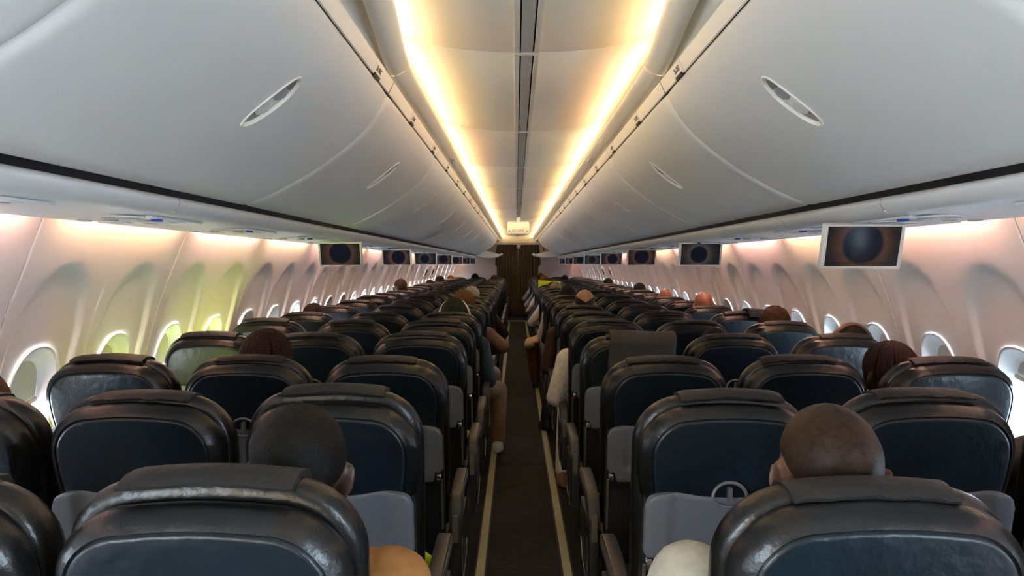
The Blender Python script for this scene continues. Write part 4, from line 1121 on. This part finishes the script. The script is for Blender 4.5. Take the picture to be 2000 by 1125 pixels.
person('p', SL(-1, 'aisle', 5), p7, 'brown', 'olive', 'teal', 'khaki', 'white', 'passenger with olive hood and white headphones, khaki leg stretched into the aisle', 'hood')
p8 = P(head=(0.03, 0.27, 1.145), shift=0.06, el={1: (0.36, 0.27, 0.80)}, wr={1: (0.20, 0.52, 0.72)}, kn={1: (0.26, 0.72, 0.50)}, an={1: (0.27, 0.72, 0.10)}, toe={1: (0.28, 0.84, 0.045)})
person('p', SL(-1, 'aisle', 6), p8, 'pale', 'fair', 'taupe', 'lgrey', 'white', 'fair brown-haired passenger in a taupe sweater with an elbow out in the aisle', 'bob')
rest(-1, 'aisle', 8, 'pale', 'cream', 'cap', 'passenger with pale cream cap behind the taupe sweater, left aisle seat', 1.0)
rest(-1, 'middle', 10, 'red', 'brown', 'crop', 'ruddy-headed passenger barely showing over the eleventh left middle seat', 0.965)
rest(-1, 'window', 14, 'pale', 'auburn', 'cap', 'passenger with dark red cap at the fifteenth left window seat', 0.97)
rest(-1, 'window', 16, 'dark', 'black', 'curly', 'black-haired passenger at the far left window near the bulkhead', 1.0)
rest(-1, 'window', 19, 'pale', 'ginger', 'short', 'ginger-haired passenger at the far left window beside the bulkhead', 0.99)
rest(-1, 'aisle', 18, 'pale', 'brown', 'short', 'brown-haired passenger far up the left aisle beside the curtain', 1.0)
rest(-1, 'middle', 20, 'dark', 'black', 'curly', 'black-haired passenger in the far left middle seat before the bulkhead', 1.0)
eo = P(el={1: (0.33, 0.30, 0.68)}, wr={1: (0.16, 0.52, 0.62)}, kn={1: (0.20, 0.74, 0.53)}, an={1: (0.24, 0.72, 0.10)}, toe={1: (0.26, 0.84, 0.045)})
person('p', SL(-1, 'aisle', 9), P(**{**{k: eo[k] for k in ('el', 'wr', 'kn', 'an', 'toe')}, 'head': (0, 0.30, 1.05)}), 'dark', 'black', 'black', 'denim', 'white', 'passenger in a black jacket leaning toward the left aisle edge, mid cabin', 'short')
# right side
person('p', SL(1, 'window', 1), P(head=(0.03, 0.30, 1.05), el={-1: (-0.215, 0.30, 0.70)}, shift=-0.02), 'red', 'brown', 'black', 'denim', 'black', 'passenger whose bare arm shows at the picture edge, second right window seat', 'short', 0.5)
pq = P(head=(-0.120, 0.26, 1.068), yaw=10, shift=-0.04)
person('p', SL(1, 'window', 2), pq, 'dark', 'auburn', 'black', 'denim', 'black', 'passenger with dark auburn twists leaning out beside the third right window seat', 'twists')
q3 = P(head=(0.13, 0.27, 1.055), shift=0.05)
person('p', SL(1, 'window', 3), q3, 'dark', 'black', 'black', 'denim', 'black', 'dark-haired passenger wearing brown headphones at the fourth right window seat', 'curly', hseed=4)
person('p', SL(1, 'middle', 3), P(head=(-0.03, 0.27, 1.048), shift=-0.01), 'dark', 'black', 'black', 'denim', 'black', 'passenger with dark hair and small beads, fourth right middle seat', 'short', hseed=6)
person('p', SL(1, 'window', 4), P(head=(0.03, 0.27, 1.105), yaw=-30, nod=8), 'brown', 'brown', 'black', 'denim', 'black', 'passenger with tousled dark brown hair at the fifth right window seat', 'curly', hseed=9)
rest(1, 'window', 6, 'red', None, 'bald', 'bald ruddy-headed passenger at the seventh right window seat', 1.01)
rest(1, 'window', 8, 'red', None, 'bald', 'smaller bald ruddy-headed passenger two rows ahead of the other bald one', 0.985)
rest(1, 'window', 10, 'dark', 'black', 'short', 'black-haired passenger at the eleventh right window seat', 1.0)
rest(1, 'window', 14, 'dark', 'black', 'short', 'black-haired passenger far up the right wall near the exit handles', 1.0)
q10 = P(head=(0.03, 0.27, 1.155), shift=-0.03, wide=1.1, hs=1.08, el={-1: (-0.285, 0.26, 0.62)}, wr={-1: (-0.18, 0.50, 0.62)}, kn={-1: (-0.20, 0.74, 0.52)}, an={-1: (-0.27, 0.64, 0.10)}, toe={-1: (-0.31, 0.74, 0.045)})
person('p', SL(1, 'aisle', 6), q10, 'tan', 'shaved', 'maroon', 'black', 'black', 'balding tan-headed man in a maroon jacket, seventh right aisle seat', 'fringe')
rest(1, 'aisle', 8, 'dark', 'black', 'bob', 'black-haired passenger with dark headphones ahead of the balding man', 1.0)
pr4 = P(head=(0.04, 0.29, 1.028), shift=-0.03, wide=1.12, el={-1: (-0.30, 0.30, 0.66)}, wr={-1: (-0.18, 0.50, 0.60)}, kn={-1: (-0.19, 0.70, 0.50)}, an={-1: (-0.225, 0.60, 0.10)}, toe={-1: (-0.235, 0.72, 0.045)})
person('p', SL(1, 'aisle', 4), pr4, 'pale', 'auburn', 'white', 'white', 'tan', 'slouched passenger in white with an arm over the fifth right aisle armrest', 'curly')
p9 = P(head=(0, 0.30, 1.05), el={-1: (-0.24, 0.34, 0.66)}, kn={-1: (-0.355, 0.52, 0.50), 1: (0.0, 0.745, 0.545)}, an={-1: (-0.31, 0.50, 0.10)}, toe={-1: (-0.31, 0.60, 0.045)})
person('p', SL(1, 'aisle', 9), p9, 'pale', 'sand', 'white', 'rust', 'black', 'passenger with rust trousers and a leg turned out into the right aisle', 'short')
eoL = lambda top, **kw: P(head=(0, 0.28, kw.get('hz', 1.12)), el={-1: (-0.335, 0.30, 0.68)}, wr={-1: (-0.16, 0.52, 0.62)}, kn={-1: (-0.16, 0.74, 0.53)}, an={-1: (-0.20, 0.72, 0.10)}, toe={-1: (-0.22, 0.84, 0.045)})
person('p', SL(1, 'aisle', 11), eoL('w'), 'pale', 'sand', 'white', 'denim', 'black', 'sandy-haired passenger in a white shirt, right aisle seat mid cabin', 'cap', 1.0, 'eo_long', True, 1.0)
person('p', SL(1, 'aisle', 12), eoL('w'), 'tan', 'brown', 'navy', 'denim', 'black', 'passenger in a quilted navy jacket with an elbow in the right aisle', 'short', 1.0, 'eo_long', True, 0.99)
person('p', SL(1, 'aisle', 14), eoL('w'), 'pale', 'brown', 'white', 'denim', 'black', 'passenger in a white short-sleeved top with a bare elbow in the aisle', 'short', 0.5, 'eo_short', True, 1.01)
person('p', SL(1, 'aisle', 16), eoL('w'), 'pale', 'ginger', 'grey', 'denim', 'black', 'ginger-curled passenger in a grey blue shirt, far right aisle seat', 'curly', 1.0, 'eo_long', True, 1.01)
person('p', SL(1, 'aisle', 19), eoL('w'), 'pale', 'brown', 'grey', 'denim', 'black', 'brown-haired passenger with headphones on the right, nearest to the curtain', 'short', 1.0, 'eo_long', True, 1.04)
rest(1, 'middle', 18, 'dark', 'black', 'short', 'black-haired passenger in the far right middle seat before the bulkhead', 1.0)

# ------------------------------------------------------------------ headphones
def headphones(seat, head, R_, drop, m, label, tube=0.011, yaw=0, cup=0.03):
    e = empty('headphones', (seat.location.x + head[0], seat.location.y + head[1], seat.location.z + head[2]), (0, 0, math.radians(yaw)))
    tag(e, label, 'headphones')
    g = G(); g.tube([(R_ * math.cos(a), -0.01, -0.01 + (R_ + drop) * math.sin(a)) for a in np.linspace(0, PI, 25)], tube, 8)
    for i, v in enumerate(g.V): g.V[i] = (v[0], v[1] * 1.6, v[2])
    ob('headband', g.mesh('headband', m), e)
    for q in (-1, 1):
        g = G(); g.ell((q * (R_ - 0.002), -0.01, -0.022), (0.016, cup, cup * 1.25), 16, 10); c = ob('ear_cup', g.mesh('ear_cup', m), e)
        g = G(); g.ell((q * (R_ - 0.016), -0.01, -0.022), (0.010, cup * 0.85, cup * 1.1), 16, 10); ob('ear_pad', g.mesh('ear_pad', M['frame']), c)
headphones(SL(-1, 'aisle', 5), (0.02, 0.262, 1.115), 0.112, 0.026, mat('headphone_white', (0.75, 0.75, 0.72), 0.35), 'white over-ear headphones on the olive-hooded passenger', 0.009)
headphones(SL(1, 'window', 3), (0.13, 0.262, 1.055), 0.112, 0.034, mat('headphone_brown', (0.13, 0.065, 0.045), 0.35), 'brown leather over-ear headphones at the right window', 0.013)
headphones(SL(1, 'aisle', 8), (0, 0.27, 1.135), 0.105, 0.028, mat('headphone_black', (0.015, 0.015, 0.016), 0.35), 'black headphones ahead of the balding man in maroon', 0.010)
headphones(SL(1, 'aisle', 19), (0, 0.28, 1.17), 0.102, 0.022, mat('headphone_dark', (0.015, 0.015, 0.018), 0.3), 'dark headphones on the passenger nearest to the curtain', 0.010)

# ------------------------------------------------------------------ loose things
def pillow(loc, rot, size, label, m=None, name='pillow', cat='pillow', group='lime green pillows'):
    nu, nv = 24, 24; V = []; F = []
    for sgn in (1, -1):
        for i in range(nv + 1):
            for j in range(nu + 1):
                a = j / nu * 2 - 1; b = i / nv * 2 - 1
                h = (max(0, 1 - a ** 4) * max(0, 1 - b ** 4)) ** 0.5
                pin = 1 - 0.10 * (1 - abs(a * b)) * (abs(a) ** 6 + abs(b) ** 6) * 0.5
                V.append((a * size[0] / 2 * pin, b * size[1] / 2 * pin, sgn * (0.003 + size[2] / 2 * h) + 0.004 * math.sin(7 * a + 3 * b)))
    n1 = (nu + 1) * (nv + 1)
    for k in (0, 1):
        for i in range(nv):
            for j in range(nu):
                a = k * n1 + i * (nu + 1) + j; f = (a, a + 1, a + nu + 2, a + nu + 1); F.append(f if k == 0 else f[::-1])
    edge = [j for j in range(nu)] + [i * (nu + 1) + nu for i in range(nv)] + [nv * (nu + 1) + j for j in range(nu, 0, -1)] + [i * (nu + 1) for i in range(nv, 0, -1)]
    for i in range(len(edge)):
        a, b = edge[i], edge[(i + 1) % len(edge)]; F.append((b, a, n1 + a, n1 + b))
    o = ob(name, me(name, V, F, m or M['lime'], 70), None, loc, rot); tag(o, label, cat, group); return o
def at(seat, x, y, z): return (seat.location.x + x, seat.location.y + y, z)
R_ = math.radians
pillow(at(SL(-1, 'aisle', 1), 0.045, 0.44, 0.545), (R_(6), R_(-14), R_(44)), (0.27, 0.27, 0.07), 'lime pillow corner over the second left aisle armrest')
pillow(at(SL(-1, 'aisle', 2), 0.02, 0.42, 0.535), (R_(4), R_(-8), R_(38)), (0.27, 0.27, 0.07), 'lime pillow on the third left aisle seat, showing under its armrest')
pillow(at(SL(-1, 'aisle', 3), 0.055, 0.42, 0.565), (R_(8), R_(-20), R_(44)), (0.27, 0.27, 0.07), 'lime pillow tip above the fourth left aisle armrest')
pillow(at(SL(1, 'aisle', 2), -0.02, 0.42, 0.53), (R_(4), R_(8), R_(-40)), (0.27, 0.27, 0.07), 'lime pillow on the third right aisle seat')
pillow(at(SL(-1, 'window', 2), -0.10, 0.42, 0.62), (R_(-60), 0, R_(50)), (0.30, 0.30, 0.09), 'lime pillow by the wall on the third left window seat')
pillow(at(SL(-1, 'window', 3), -0.05, 0.42, 0.66), (R_(-55), 0, R_(45)), (0.38, 0.36, 0.10), 'unseen sunlit lime pillow added to bounce green light, fourth left window seat')  # added out of view, turned to the sun to bounce green onto the wall
pillow(at(SL(1, 'aisle', 13), -0.02, 0.12, 1.135), (R_(80), R_(4), 0), (0.36, 0.19, 0.05), 'lime pillow propped over a far right aisle headrest')
# cloths over seat tops
def drape(seat, x0, x1, back, m, label, name='draped_cloth', lift=0.012, skew=0.0, front=0.10):
    n = 16; rows = []
    prof = []
    zt = ZT + 0.022 + lift
    for t in np.linspace(0, 1, 7): prof.append((-0.016 + lean(zt - back * (1 - t)) * 1.0, zt - 0.03 - back * (1 - t)))
    prof += [(0.000 + lean(zt), zt - 0.012), (0.03 + lean(zt), zt + 0.002), (0.08 + lean(zt), zt + 0.006), (0.13 + lean(zt), zt), (0.165 + lean(zt), zt - 0.03), (0.18 + lean(zt), zt - front)]
    rr_ = random.Random(8)
    for i in range(n + 1):
        t = i / n; x = x0 + (x1 - x0) * t
        rows.append([(x + skew * (zt - z), y - 0.004 * math.sin(t * 9), z + (0.004 * math.sin(t * 5 + 1))) for y, z in prof])
    g = G(); g.loft(rows, closed=False); o = ob(name, g.mesh(name, m, 60), None, tuple(seat.location))
    md = o.modifiers.new('thickness', 'SOLIDIFY'); md.thickness = 0.005; md.offset = 1
    tag(o, label, 'cloth'); return o
drape(SL(1, 'aisle', 3), -0.10, 0.215, 0.15, CL['dgrey'], 'grey brown cloth draped over the fourth right aisle seat top', skew=-0.05)
drape(SL(1, 'window', 5), 0.03, 0.24, 0.02, CL['black'], 'black cloth folded over the sixth right window headrest', lift=0.02)
# coat on the knee in the right aisle
g = G()
for c_, r_ in (((-0.33, 0.48, 0.575), (0.10, 0.16, 0.045)), ((-0.375, 0.46, 0.545), (0.07, 0.15, 0.07)), ((-0.24, 0.47, 0.60), (0.12, 0.13, 0.05)), ((-0.40, 0.42, 0.53), (0.05, 0.10, 0.06)), ((-0.20, 0.42, 0.64), (0.08, 0.06, 0.05))): g.ell(c_, r_)
d = remesh(g, 0.008, 'coat', CL['beige'], 2); o = ob('coat', d, None, tuple(SL(1, 'aisle', 9).location)); tag(o, 'cream coat bundled over the knee in the right aisle', 'coat')
# bag in the opened bin at the front right
e = empty('travel_bag', (0.80, seams[-2] + 0.76 if seams[-1] + SEG > YF else seams[-1] + 0.76, 1.76)); tag(e, 'tan travel bag lying in the opened bin beside the curtain', 'bag')
g = G(); g.ell((0, 0, 0.02), (0.20, 0.55, 0.13), 24, 14)
d = remesh(g, 0.02, 'bag_body', cloth('bag_tan', (0.36, 0.25, 0.13))); ob('bag_body', d, e)
g = G(); g.tube([(-0.14, -0.55 + 0.25 * t, 0.05 + 0.10 * math.sin(PI * t)) for t in np.linspace(0, 1, 9)], 0.012, 6); ob('strap', g.mesh('strap', cloth('bag_strap', (0.09, 0.035, 0.015))), e)
